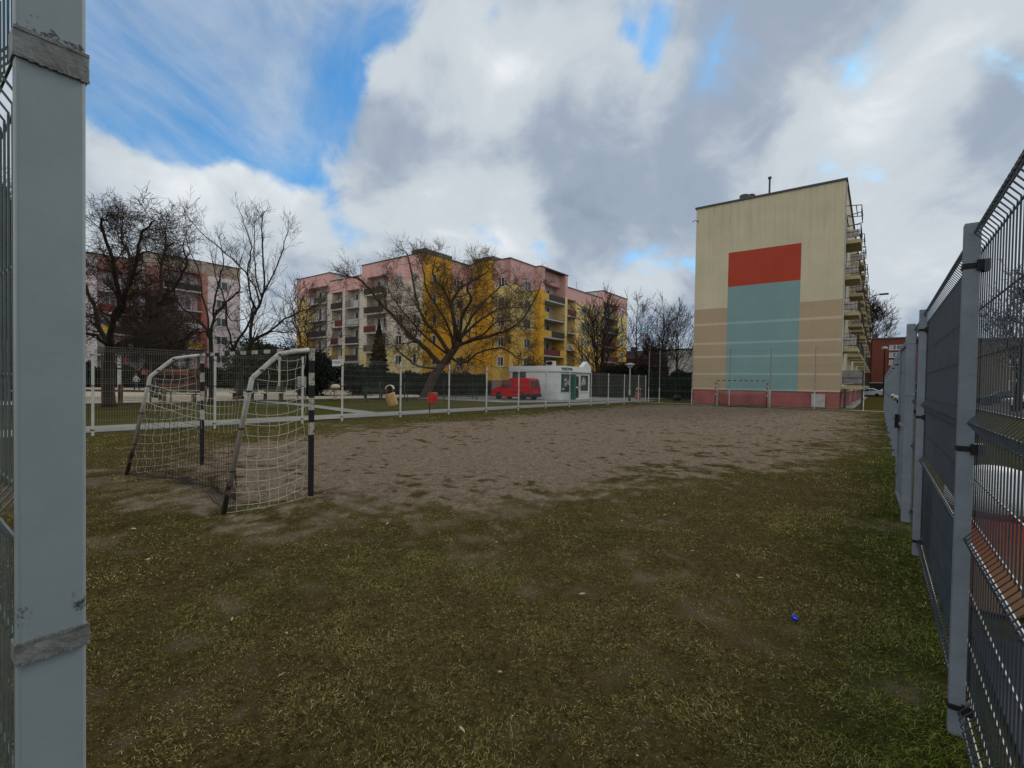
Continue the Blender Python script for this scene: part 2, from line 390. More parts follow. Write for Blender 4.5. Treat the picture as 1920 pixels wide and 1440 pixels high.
# ------------------------------------------------------------------ grass blades on the pitch (one mass)
def blades(name, u0, u1, v0, v1, dens, lr, wr, seed, cull):
    rng = np.random.default_rng(seed); n = int((u1 - u0) * (v1 - v0) * dens)
    # clump the seeds
    cu = rng.uniform(u0, u1, n); cv = rng.uniform(v0, v1, n)
    x = cu * cA - cv * sA; y = cu * sA + cv * cA
    r = np.hypot(x, y); ang = np.degrees(np.arctan2(x, y))
    dm = dirtmask(cu, cv)
    clump = fbm(cu * 5, cv * 5, 91, 3)
    keep = (r > cull[0]) & (r < cull[1]) & (np.abs(ang) < 52) & (y > .6) & (rng.random(n) > dm * 1.08) & (rng.random(n) < .15 + 1.6 * np.clip(clump - .2, 0, 1))
    cu, cv, dm, clump = cu[keep], cv[keep], dm[keep], clump[keep]; n = len(cu)
    gr = green(cu, cv)
    inside = sdist(cu, cv) > .3
    Ln = rng.uniform(*lr, n) * (.6 + .75 * clump) * (.85 + .6 * gr); Wd = rng.uniform(*wr, n)
    az = fbm(cu * 1.3, cv * 1.3, 13) * 9 + rng.normal(0, 1.5, n); lean = np.radians(np.clip(rng.normal(70, 15, n), 15, 90))
    dx, dy = np.cos(az), np.sin(az)
    px_, py_ = -dy, dx
    base = np.stack([cu, cv, height(cu, cv) + .008], -1)
    tw = rng.uniform(-.8, .8, n)
    sx = (px_ * np.cos(tw)); sy = (py_ * np.cos(tw)); sz = np.sin(tw)
    side = np.stack([sx, sy, sz], -1) * Wd[:, None] * .5
    d1 = np.stack([dx * np.sin(lean * .6), dy * np.sin(lean * .6), np.cos(lean * .6)], -1)
    l2 = np.minimum(lean * 1.35, 1.62)
    d2 = np.stack([dx * np.sin(l2), dy * np.sin(l2), np.cos(l2)], -1)
    mid = base + d1 * (Ln * .5)[:, None]; tip = mid + d2 * (Ln * .5)[:, None]
    V = np.stack([base - side, base + side, mid + side * .85, mid - side * .85, tip], 1).reshape(-1, 3).astype(np.float32)
    i0 = (np.arange(n) * 5)[:, None]
    loops = np.concatenate([i0 + np.array([[0, 1, 2, 3]]), i0 + np.array([[3, 2, 4]])], 1).ravel().astype(np.int32)
    me = bpy.data.meshes.new(name); me.vertices.add(len(V)); me.vertices.foreach_set('co', V.ravel())
    me.loops.add(len(loops)); me.loops.foreach_set('vertex_index', loops)
    ls = (np.arange(n) * 7)[:, None] + np.array([[0, 4]]); lt = np.tile([4, 3], n)
    me.polygons.add(2 * n); me.polygons.foreach_set('loop_start', ls.ravel().astype(np.int32)); me.polygons.foreach_set('loop_total', lt.astype(np.int32))
    me.update(calc_edges=True)
    k = np.clip(gr * 1.0 + rng.normal(0, .30, n), 0, 1)[:, None]
    strawc = np.where(rng.random((n, 1)) < .28, np.array([[.33, .27, .125]]), np.array([[.165, .130, .042]]))
    c = strawc * (1 - k) + np.array([[.075, .105, .008]]) * k
    c = np.where((inside & (clump > .3))[:, None], np.array([[.060, .050, .018]]), c)
    c = c * rng.uniform(.3, 2.1, (n, 1))
    cc = np.concatenate([np.repeat(c[:, None, :], 5, 1).reshape(-1, 3), np.ones((5 * n, 1))], 1).astype(np.float32)
    ca = me.color_attributes.new('tint', 'FLOAT_COLOR', 'POINT'); ca.data.foreach_set('color', cc.ravel())
    me.materials.append(m_blade); return me
m_blade = bpy.data.materials.new('grass_blades'); m_blade.use_nodes = True
_t = m_blade.node_tree; _b = _t.nodes['Principled BSDF']; _a = nd(_t, 'ShaderNodeVertexColor'); _a.layer_name = 'tint'
_t.links.new(_a.outputs[0], _b.inputs['Base Color']); _b.inputs['Roughness'].default_value = .7; _b.inputs['Specular IOR Level'].default_value = .06
meshes = [blades('grass', -1.5, 7, -.4, 5.5, 16000, (.014, .034), (.0012, .0024), 1, (.8, 4.2)),
          blades('grass', 0, 12, -.4, 11, 5600, (.015, .036), (.0024, .0040), 2, (4.2, 8.5)),
          blades('grass', 2, 22, -.4, 15.3, 1200, (.024, .05), (.004, .007), 3, (8.5, 18)),
          blades('grass', 8, 38, -.4, 15.3, 260, (.035, .07), (.007, .012), 4, (18, 42))]
bmj = bmesh.new()
for me_ in meshes: bmj.from_mesh(me_)
gm = bpy.data.meshes.new('grass'); bmj.to_mesh(gm); bmj.free(); gm.materials.append(m_blade)
go = bpy.data.objects.new('grass', gm); COL.objects.link(go); go.rotation_euler = (0, 0, FR)
stuff(go, 'short trampled winter grass growing over the pitch', 'grass')

# clods and little stones on the bare soil (one mass)
rng = np.random.default_rng(77); n_ = 26000
cu = 1.5 + 34 * rng.random(n_) ** 1.6; cv = rng.uniform(0, 14, n_); k_ = dirtmask(cu, cv) > .55; cu, cv = cu[k_], cv[k_]; n_ = len(cu)
rr_ = rng.uniform(.004, .013, n_) * (1 + cu / 22); oc = np.array([(1, 0, 0), (0, 1, 0), (-1, 0, 0), (0, -1, 0), (0, 0, .7), (0, 0, -.5)])
V_ = (np.stack([cu, cv, height(cu, cv) + .012 + rr_ * .15], -1)[:, None, :] + oc[None] * rr_[:, None, None] * rng.uniform(.6, 1.5, (n_, 6, 1))).reshape(-1, 3)
F_ = (np.arange(n_)[:, None, None] * 6 + np.array([(0, 1, 4), (1, 2, 4), (2, 3, 4), (3, 0, 4)])[None]).reshape(-1, 3)
cme_ = bpy.data.meshes.new('soil_clods'); cme_.vertices.add(len(V_)); cme_.vertices.foreach_set('co', V_.ravel().astype(np.float32)); cme_.loops.add(F_.size); cme_.loops.foreach_set('vertex_index', F_.ravel().astype(np.int32))
cme_.polygons.add(len(F_)); cme_.polygons.foreach_set('loop_start', (np.arange(len(F_)) * 3).astype(np.int32)); cme_.polygons.foreach_set('loop_total', np.full(len(F_), 3, np.int32)); cme_.update(calc_edges=True)
cme_.materials.append(mat('soil_clods', (.20, .15, .11), 1, var=.3, vs=9, spec=0., col2=(.09, .066, .048)))
so_ = bpy.data.objects.new('soil_clods', cme_); COL.objects.link(so_); so_.rotation_euler = (0, 0, FR); stuff(so_, 'small clods and stones scattered over the bare earth', 'soil clods')

# dry leaves and a blue bottle cap
m_leaf = mat('dry_leaf', (.42, .36, .24), .8, var=.2)
lb = MB(); lb.v = [(-.022, 0, .004), (-.008, -.008, .010), (.010, -.007, .012), (.024, 0, .006), (.010, .008, .009), (-.008, .009, .007), (0, 0, .003)]
lb.f = [(0, 1, 6), (1, 2, 6), (2, 3, 6), (3, 4, 6), (4, 5, 6), (5, 0, 6)]
leaf_me = None
rl = random.Random(5)
cnt = 0
while cnt < 46:
    u = rl.uniform(1.2, 9); v = rl.uniform(-.2, 6)
    x, y = u * cA - v * sA, u * sA + v * cA
    if y < 1.2 or abs(x / y) > 1.0 or math.hypot(x, y) > 7.5: continue
    if leaf_me is None: o = lb.build('dry_leaf', m_leaf); leaf_me = o.data
    else: o = bpy.data.objects.new('dry_leaf', leaf_me); COL.objects.link(o)
    o.location = uvw(u, v, .03); o.rotation_euler = (rl.uniform(-.5, .5), rl.uniform(-.5, .5), rl.uniform(0, 6.3)); s_ = rl.uniform(.5, 1.15); o.scale = (s_, s_, s_)
    tag(o, 'small pale dry leaf lying on the grass', 'leaf', 'dry leaves scattered over the grass'); cnt += 1
o = MB().lathe([(.019, 0), (.020, .002), (.020, .011), (.018, .014), (.014, .014), (.013, .009), (.002, .009)], 18).build('bottle_cap', mat('blue_plastic', (.004, .02, .55), .35, var=.05), smooth=True)
place(o, 3.51, .39, .032); o.rotation_euler = (.35, .2, 0); tag(o, 'bright blue plastic bottle cap lying in the grass', 'bottle cap')

# ------------------------------------------------------------------ fences
m_postn = mat('grey_blue_paint', (.22, .26, .27), .55, var=.06, vs=4, bump=.25, bs=35, spec=.4, f=streaks(.35))
m_postr = mat('pale_grey_paint', (.175, .205, .24), .55, var=.1, vs=5, bump=.2, spec=.4, f=streaks(.5))
def tallf(m, t, b, tcn, mxn):
    sp = nd(t, 'ShaderNodeSeparateXYZ'); t.links.new(tcn.outputs['Object'], sp.inputs[0])
    t.links.new(tmix(t, tmath(t, 'GREATER_THAN', sp.outputs[2], 1.25), mxn.outputs[2], (.22, .22, .20)), b.inputs['Base Color'])
m_postt = mat('half_painted_post', (.56, .55, .50), .6, var=.12, vs=4, f=tallf)
m_postw = mat('cream_white_paint', (.50, .49, .43), .6, var=.1, vs=3, f=streaks(.5))
m_wired = mat('dark_coated_wire', (.034, .046, .060), .45, var=.15, vs=8, spec=.5)
m_wireg = mat('galvanised_wire', (.155, .195, .23), .45, metal=.1, var=.12, vs=8, spec=.5)
m_wirel = mat('weathered_wire', (.22, .22, .20), .6, var=.1)
m_clamp = mat('black_clamp', (.016, .016, .018), .5, var=.2)
m_band = mat('scraped_steel_band', (.20, .22, .215), .55, var=.2, vs=16, bump=.3, bs=60, col2=(.105, .095, .08), spec=.4)
FOLDS = [.13, .87, 1.36, 2.155]; RAILS = [.38, .60, 1.11, 1.64, 1.85]
def mesh_panel(Lx, folds=FOLDS, rails=RAILS, z0=.07, z1=2.24, step=.05, r=.0025, fd=.035, n=4, hr=None):
    b = MB(); hr = hr or r * 1.15
    prof = [(0, z0)]
    for zf in folds: prof += [(0, zf - .05), (fd * .9, zf - .008), (fd, zf), (fd * .9, zf + .008), (0, zf + .05)]
    prof.append((0, z1))
    k = int(Lx / step)
    for i in range(k + 1):
        x = i * Lx / k
        b.tube([(x, p[0], p[1]) for p in prof], r, n, cap=False)
    for zf in folds:
        b.tube([(0, fd - r * 2, zf), (Lx, fd - r * 2, zf)], hr, n); b.tube([(0, -r * 2, zf - .055), (Lx, -r * 2, zf - .055)], hr, n); b.tube([(0, -r * 2, zf + .055), (Lx, -r * 2, zf + .055)], hr, n)
    for z in rails: b.tube([(0, -r * 2, z), (Lx, -r * 2, z)], hr, n)
    return b
def fence(name, label, v, us, axis, u0, h, pw, mp, mw, side, cl=(.12, 1.25, 2.0), panel_kw={}, panels=True, pd=None, skip=()):
    """posts at positions us along local x; panels hung on side (+1/-1) of the posts"""
    t = thing(name, label, 'fence', u0, v, 0, rot=axis)
    pd = pd or pw
    pm = MB().box(-pw / 2, pw / 2, -pd / 2, pd / 2, -.05, h); po = None
    cm = MB()
    for z in (0,): cm.box(-pw / 2 - .004, pw / 2 + .004, -pd / 2 - .004, pd / 2 + .004, z - .011, z + .011); cm.box(-pw / 2 - .012, pw / 2 + .006, min(side * (pd / 2 - .012), side * (pd / 2 + .03)), max(side * (pd / 2 - .012), side * (pd / 2 + .03)), z - .022, z + .022)
    cme = None; pme = {}
    for i, x in enumerate(us):
        if po is None:
            p = pm.build('post', mp, t, loc=(x, 0, 0)); p.data.materials[0] = mp
            po = p
        else: p = inst('post', po.data, t, (x, 0, 0))
        for z in cl:
            if cme is None: q = cm.build('clamp', m_clamp, p, loc=(0, 0, z)); cme = q.data
            else: inst('clamp', cme, p, (0, 0, z))
        if panels and i < len(us) - 1 and i not in skip:
            Lx = round(us[i + 1] - x, 2)
            if Lx not in pme: o = mesh_panel(Lx, **panel_kw).build('mesh_panel', mw, t); pme[Lx] = o.data
            else: o = inst('mesh_panel', pme[Lx], t)
            o.location = (x, side * (pd / 2 + .012), 0)
    return t
# right hand fence; local y = +v (towards the pitch); camera is only .27 m from it
fr = fence('mesh_fence', 'grey mesh fence with dark wires closest on the right of the pitch', -.30, [0.02, 2.81, 5.62, 6.98], 0, 0, 2.2, .052, m_postr, m_wired, -1, cl=(.14, 1.25, 2.02), panel_kw=dict(r=.0031, fd=.038))
fr2 = fence('mesh_fence', 'pale grey mesh fence running on beyond the gate to the far pitch corner', -.30, [8.35 + 2.6 * i for i in range(12)], 0, 0, 2.2, .055, m_postr, m_wireg, -1, cl=(.14, 1.25, 2.02), panel_kw=dict(r=.003))
# gate in that fence
tg = thing('metal_gate', 'narrow pale grey metal gate leaf just beyond the thick gate post of the right fence', 'gate', 7.05, -.27, rot=R_(1.5))
b = MB(); b.box(.0, .05, -.025, .025, .08, 2.05); b.box(1.17, 1.22, -.025, .025, .08, 2.05); b.box(.05, 1.17, -.024, .024, .08, .13); b.box(.05, 1.17, -.024, .024, 2.0, 2.05); b.box(.05, 1.17, -.022, .022, 1.02, 1.06)
b.build('gate_frame', m_postr, tg, bev=.004)
b = MB(); [b.tube([(.05 + i * .0467, 0, .13), (.05 + i * .0467, 0, 2.0)], .003, 4, False) for i in range(1, 24)]
for z in (.4, .7, 1.35, 1.7): b.tube([(.05, .006, z), (1.17, .006, z)], .0035, 4)
b.build('mesh_infill', m_wireg, tg); MB().box(.05, 1.17, -.012, .004, .13, 2.0).build('sheet', m_postr, tg)
o = MB().box(1.08, 1.16, .025, .06, .98, 1.16).build('lock_case', m_clamp, tg); MB().tube([(1.11, .06, 1.10), (1.11, .10, 1.10), (.98, .10, 1.10)], .009, 6).build('handle', m_postr, o)
# grey steel gate post standing a little inside the line
tp = thing('gate_post', 'thick pale steel gate post behind the third post of the right fence', 'post', 6.98, -.275)
MB().box(-.05, .05, -.04, .04, -.05, 2.22).build('shaft', m_postr, tp, bev=.006); [MB().box(-.054, .054, -.044, .044, z, z + .03).build('band', m_postr, tp) for z in (2.0, 1.42)]
# steel flat latch bars on the far section
for u_, z_, lb_ in ((9.2, 1.36, 'white latch arm sticking out of the right fence, nearer of two'), (11.6, 1.36, 'white latch arm sticking out of the right fence, farther of two')):
    t_ = thing('latch_arm', lb_, 'latch', u_, -.25)
    MB().tube([(0, 0, z_), (.12, .035, z_ + .015), (.32, .05, z_ - .02), (.42, .0, z_ - .02)], .022, 6).build('arm', m_postw, t_, smooth=True)
    MB().box(.38, .45, -.03, .02, z_ - .09, z_ - .03).build('catch', m_clamp, t_)

# left hand fence along v = 15.25; panels on the far side
ul = [3.2, 5.93, 8.6, 10.1, 12.75, 15.5, 18.1, 20.75, 23.4, 26.1, 28.9, 31.5, 34.2, 36.9, 38.4]
fence('mesh_fence', 'cream posted mesh fence along the left side of the pitch by the path', 15.30, [.5] + ul, 0, 0, 2.24, .05, m_postw, m_wirel, 1, cl=(.16, 1.25, 2.0), panel_kw=dict(r=.0022, fd=.03, n=3), skip=(3,))
# tall ball-stop fence at the far end
fence('ball_stop_fence', 'tall thin posted mesh fence in front of the cream gable wall', .0, [.75, 3.45, 6.15, 8.87, 11.6, 14.2, 15.1], R_(90), 38.55, 4.25, .05, m_postt, m_wirel, -1, cl=(.2, .75, 1.3, 1.9, 2.4, 2.9, 3.6, 4.15), panel_kw=dict(folds=[.13, 1.0, 2.0, 3.0, 4.05], rails=[.5, 1.5, 2.5, 3.5], z1=4.15, r=.0018, fd=.02, n=3, step=.1))
t_ = thing('white_sign', 'small white notice board on top of the left fence post by the gap', 'sign', 10.1, 15.3)
b = MB().box(-.02, .02, .05, .62, 1.98, 2.22); b.build('board', mat('white_board', (.6, .6, .58), .6), t_); MB().box(-.026, -.0205, .10, .57, 2.09, 2.105).box(-.026, -.0205, .10, .57, 2.13, 2.142).build('grey_lines', m_clamp, t_)

# end fence with the big gate post beside the camera
te = thing('gate_post', 'big grey blue painted steel gate post filling the left edge', 'post', .157, 1.275)
def peel(m, t, b, tcn, mxn):
    ob = tcn.outputs['Object']; sp = nd(t, 'ShaderNodeSeparateXYZ'); t.links.new(ob, sp.inputs[0])
    z = sp.outputs[2]
    n = tnoise(t, tscale(t, ob, (1, 1, .35)), 9, 8, .65); n2 = tnoise(t, ob, 45, 6, .7); n3 = tnoise(t, ob, 3.5, 5, .6)
    c = tmix(t, tmath(t, 'MULTIPLY', tstep(t, n3, .35, .7), .5), mxn.outputs[2], (.17, .21, .22))
    c = tmix(t, tmath(t, 'MULTIPLY', tstep(t, n, .62, .80), .5), c, (.13, .15, .15))
    c = tmix(t, tstep(t, n2, .735, .75), c, (.035, .03, .028))      # chips
    rust = None
    for z0, w in ((2.145, .04), (1.045, .05)):
        d = tmath(t, 'ABSOLUTE', tmath(t, 'SUBTRACT', z, z0)); d = tmath(t, 'SUBTRACT', 1., tmath(t, 'DIVIDE', d, w))
        k = tmath(t, 'ADD', d, tmath(t, 'MULTIPLY', tmath(t, 'SUBTRACT', n2, .62), 5.))
        k = tstep(t, k, .3, .6); k = tmath(t, 'MULTIPLY', k, tmath(t, 'GREATER_THAN', d, 0.)); k = tmath(t, 'MULTIPLY', k, tstep(t, tmath(t, 'ABSOLUTE', tmath(t, 'SUBTRACT', sp.outputs[0], .05)), .026 if z0 < 2 else -.02, .034 if z0 < 2 else -.01))
        c = tmix(t, k, c, (.045, .045, .042))
    t.links.new(c, b.inputs['Base Color'])
m_bigpost = mat('flaking_grey_blue_paint', (.25, .29, .297), .5, var=.05, vs=2.2, bump=.03, bs=60, spec=.4, f=peel)
MB().box(0, .1, 0, .035, -.05, 2.75).build('shaft', m_bigpost, te, bev=.006)
for z0, z1 in ((2.085, 2.135), (.955, .993)): MB().box(-.004, .104, -.0045, .039, z0, z1).build('steel_band', m_band, te, bev=.0015)
rr = random.Random(3)
for zc in (.993, .955, 2.135, 2.085):
    b = MB()
    for i in range(16): 
        x = -.003 + i * .0067; b.box(x, x + .0065, -.0046 - rr.uniform(.0005, .0022), -.0035, zc - rr.uniform(.0015, .004), zc + rr.uniform(.0015, .004))
    b.build('weld_bead', m_band, te)
te2 = thing('mesh_fence', 'grey green wire mesh panel seen at a slant left of the big gate post', 'fence', .165, 1.318, rot=R_(90))
mesh_panel(2.4, folds=[.2, 1.22, 2.08], rails=[.42, .68, .96, 1.5, 1.72], z1=2.3, r=.0028, fd=.035).build('mesh_panel', mat('green_grey_wire', (.10, .125, .12), .45, var=.15, vs=8, spec=.5), te2, loc=(0, 0, 0))
MB().box(2.42, 2.5, -.04, .04, -.05, 2.3).build('post', m_postn, te2)

# ------------------------------------------------------------------ goals
def goalmat(name, ax, per, off, dark, top=9.):
    m = bpy.data.materials.new(name); m.use_nodes = True; t = m.node_tree; b = t.nodes['Principled BSDF']; b.inputs['Roughness'].default_value = .75; b.inputs['Specular IOR Level'].default_value = .15
    tcn = nd(t, 'ShaderNodeTexCoord'); ob = tcn.outputs['Object']; sp = nd(t, 'ShaderNodeSeparateXYZ'); t.links.new(ob, sp.inputs[0])
    z = sp.outputs[ax]; zraw = z; n = tnoise(t, ob, 30, 6, .7); n2 = tnoise(t, ob, 8, 6, .65)
    zz = tmath(t, 'ADD', z, tmath(t, 'MULTIPLY', tmath(t, 'SUBTRACT', n, .5), .02))
    fr_ = tmath(t, 'FRACT', tmath(t, 'ADD', tmath(t, 'DIVIDE', zz, per), off))
    blk = tmath(t, 'GREATER_THAN', fr_, .5)
    if ax == 2: blk = tmath(t, 'MAXIMUM', blk, tmath(t, 'MULTIPLY', tmath(t, 'LESS_THAN', zz, .80), tmath(t, 'GREATER_THAN', zz, .05)))
    white = tmix(t, tstep(t, n2, .5, .66), (.38, .36, .31), (.18, .145, .11))
    white = tmix(t, tstep(t, n, .54, .60), white, (.07, .045, .035))
    black = tmix(t, tstep(t, n2, .56, .66), (.018, .016, .018), dark)
    c = tmix(t, blk, white, black); t.links.new(c, b.inputs['Base Color'])
    return m
def wearmat(name, zlo):
    m = bpy.data.materials.new(name); m.use_nodes = True; t = m.node_tree; b = t.nodes['Principled BSDF']; b.inputs['Roughness'].default_value = .6
    tcn = nd(t, 'ShaderNodeTexCoord'); ob = tcn.outputs['Object']; sp = nd(t, 'ShaderNodeSeparateXYZ'); t.links.new(ob, sp.inputs[0])
    n = tnoise(t, ob, 7, 7, .7); n2 = tnoise(t, ob, 30, 5, .7)
    k = tmath(t, 'ADD', tmath(t, 'SUBTRACT', zlo, sp.outputs[2]), tmath(t, 'MULTIPLY', tmath(t, 'SUBTRACT', n, .5), 1.9))
    white = tmix(t, tstep(t, n2, .52, .66), (.40, .39, .35), (.17, .14, .11))
    white = tmix(t, tstep(t, tmath(t, 'ADD', sp.outputs[2], tmath(t, 'MULTIPLY', n, .8)), 1.7, 1.2), white, (.20, .165, .13))
    c = tmix(t, tstep(t, k, .0, .08), white, (.03, .022, .02)); t.links.new(c, b.inputs['Base Color']); return m
m_gp = goalmat('striped_post_paint', 2, .31, .42, (.055, .016, .014)); m_gc = goalmat('striped_bar_paint', 1, .36, .2, (.05, .03, .02))
m_gs = wearmat('worn_white_tube', .38)
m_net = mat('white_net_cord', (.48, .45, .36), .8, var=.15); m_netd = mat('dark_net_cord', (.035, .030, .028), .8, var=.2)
PROF = [(0, 1.86), (-.22, 1.83), (-.405, 1.79), (-.435, 1.77), (-.70, 1.52), (-.725, 1.49), (-.735, 1.44), (-1.02, 0)]
def profpt(s):
    ls = [math.dist(PROF[i], PROF[i + 1]) for i in range(len(PROF) - 1)]; T = sum(ls); d = s * T
    for i, l in enumerate(ls):
        if d <= l or i == len(ls) - 1:
            f = d / l; return (PROF[i][0] + (PROF[i + 1][0] - PROF[i][0]) * f, PROF[i][1] + (PROF[i + 1][1] - PROF[i][1]) * f)
        d -= l
def goal(label, u, v, rot, width, rc, seed, mp=None, ms=None):
    t = thing('football_goal', label, 'goal', u, v, 0, rot=rot); rg = random.Random(seed)
    pr = .027
    for y in (0, width):
        MB().box(-pr, pr, y - pr, y + pr, -.05, 1.90).build('post', mp or m_gp, t, bev=.006)
        MB().tube([(x - .0, y, z) for x, z in [(-.045, 1.86)] + PROF[1:]], .028, 10).build('side_bar', ms or m_gs, t, smooth=True)
    MB().box(-pr * .9, pr * .9, pr, width - pr, 1.84, 1.895).build('crossbar', m_gc, t, bev=.006)
    cell = .125
    # side nets
    for y in (0, width):
        b = MB(); sg = 1 if y == 0 else -1
        def P(a, z):                  # a 0 at post .. 1 at side bar for height z
            zz = max(0, min(1.83, z)); xb = None
            for i in range(len(PROF) - 1):
                (x0, z0), (x1, z1) = PROF[i], PROF[i + 1]
                if z1 <= zz <= z0: xb = x0 + (x1 - x0) * ((z0 - zz) / (z0 - z1 + 1e-9))
            if xb is None: xb = -.05
            x = -.09 + (xb + .09) * a; bul = .10 * math.sin(math.pi * a) * (1.9 - zz) / 1.9
            return x - .012 * math.sin(zz * 9 + a * 4), y - sg * (bul * .6), max(.015, zz - .16 * math.sin(math.pi * a) * (.25 + zz / 2.2) * (1 - zz / 2.2) - .05 * a)
        nz = int(1.78 / cell)
        jit = [rg.uniform(-.012, .012) for _ in range(40)]
        for k in range(nz + 1):
            z = 1.78 - k * cell + jit[k]
            b.tube([P(i / 9, z) for i in range(10)], rc, 3, False)
        for k in range(0, 9):
            x = -.09 - k * .115; pts = []
            for j in range(25):
                z = 1.80 * (1 - j / 24)
                zz = z; xb = None
                for i in range(len(PROF) - 1):
                    (x0, z0), (x1, z1) = PROF[i], PROF[i + 1]
                    if z1 <= zz <= z0: xb = x0 + (x1 - x0) * ((z0 - zz) / (z0 - z1 + 1e-9))
                if xb is None or x < xb: continue
                a = (x + .09) / (xb + .09) if xb < -.1 else 0
                q = P(min(1, a), z); pts.append((q[0] + .010 * math.sin(j * 1.6 + k), q[1], q[2]))
            if len(pts) > 2: b.tube(pts, rc, 3, False)
        b.build('side_net', m_net, t)
    # back net: follows the tubes, sags inwards and piles up on the ground
    def B(s, w):
        x, z = profpt(min(s, 1)); sag = math.sin(math.pi * w ** .75) ** .8
        zz = z - sag * .36 * (s ** .8) * (1 if z > .25 else .3)
        xx = x + sag * .42 * s ** 1.5 + .03 * math.sin(w * 23 + s * 5) * s
        return (xx, w * width + .025 * math.sin(s * 11 + w * 9), max(.012 + .03 * abs(math.sin(w * 40)) * (s > .9), zz))
    up, lo = MB(), MB(); nw = int(width / .125)
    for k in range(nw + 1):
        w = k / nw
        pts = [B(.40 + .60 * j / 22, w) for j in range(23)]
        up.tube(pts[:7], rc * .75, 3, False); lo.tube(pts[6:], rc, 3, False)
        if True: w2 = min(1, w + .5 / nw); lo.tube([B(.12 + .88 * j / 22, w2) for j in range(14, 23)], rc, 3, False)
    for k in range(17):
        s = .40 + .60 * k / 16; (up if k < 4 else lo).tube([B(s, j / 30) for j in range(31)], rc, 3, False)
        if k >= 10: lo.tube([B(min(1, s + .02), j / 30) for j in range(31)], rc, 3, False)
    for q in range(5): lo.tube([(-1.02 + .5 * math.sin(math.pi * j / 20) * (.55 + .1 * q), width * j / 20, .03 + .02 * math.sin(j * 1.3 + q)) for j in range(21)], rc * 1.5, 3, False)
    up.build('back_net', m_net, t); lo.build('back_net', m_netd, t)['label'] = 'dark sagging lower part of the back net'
    # cord lashings on the tubes
    for y in (0, width):
        for s in (.18, .3, .42, .6, .8):
            x, z = profpt(s); MB().lathe([(.033, -.01), (.033, .01)], 8, (x, y, z)).build('lashing', m_netd, t)
    return t
goal('near handball goal with black and white striped posts and torn sagging net', 3.30, 5.66, 0, 3.36, .0030, 1)
goal('far small goal with striped posts in front of the cream gable wall', 36.4, 9.3, R_(180), 3.3, .004, 2)

# ------------------------------------------------------------------ buildings
m_glass = mat('dark_window_glass', (.035, .045, .055), .08, var=.3, vs=.7, spec=.8)
m_frame = mat('white_window_frame', (.62, .62, .60), .5, var=.06)
m_cap = mat('dark_roof_flashing', (.045, .05, .05), .5, var=.15, spec=.5)
m_white = mat('white_render', (.56, .55, .53), .8, var=.08, vs=1.2, f=streaks(.35))
m_curt = mat('pale_curtain', (.45, .44, .42), .9, var=.25, vs=2.5)
def win_mesh(w, h, mull=1):
    b = MB(); f = .07
    b.box(-w / 2, -w / 2 + f, -.05, .03, 0, h).box(w / 2 - f, w / 2, -.05, .03, 0, h).box(-w / 2 + f, w / 2 - f, -.05, .03, 0, f).box(-w / 2 + f, w / 2 - f, -.05, .03, h - f, h)
    for i in range(mull):
        x = -w / 2 + w * (i + 1) / (mull + 1); b.box(x - .045, x + .045, -.04, .022, f, h - f)
    b.box(-w / 2 - .06, w / 2 + .06, .03, .10, -.05, .0)
    p = MB().box(-w / 2 + f, w / 2 - f, -.04, .004, f, h - f)
    c = MB()
    c.box(w / 2 - f - .01 - w * .16, w / 2 - f - .01, .0045, .008, f + .02, h - f - .02)
    return b, p, c
WM = {}
def window(parent, pos, rz, w=1.5, h=1.35, mull=1, curt=True):
    """local +y of the window looks outwards"""
    k = (w, h, mull)
    if k not in WM:
        b, p, c = win_mesh(w, h, mull); o = b.build('window', m_frame, parent); q = p.build('pane', m_glass, o); e = c.build('curtain', m_curt, o); WM[k] = (o.data, q.data, e.data)
        if not curt: bpy.data.objects.remove(e)
    else:
        o = inst('window', WM[k][0], parent); inst('pane', WM[k][1], o)
        if curt: inst('curtain', WM[k][2], o)
    o.location = pos; o.rotation_euler = (0, 0, rz); return o
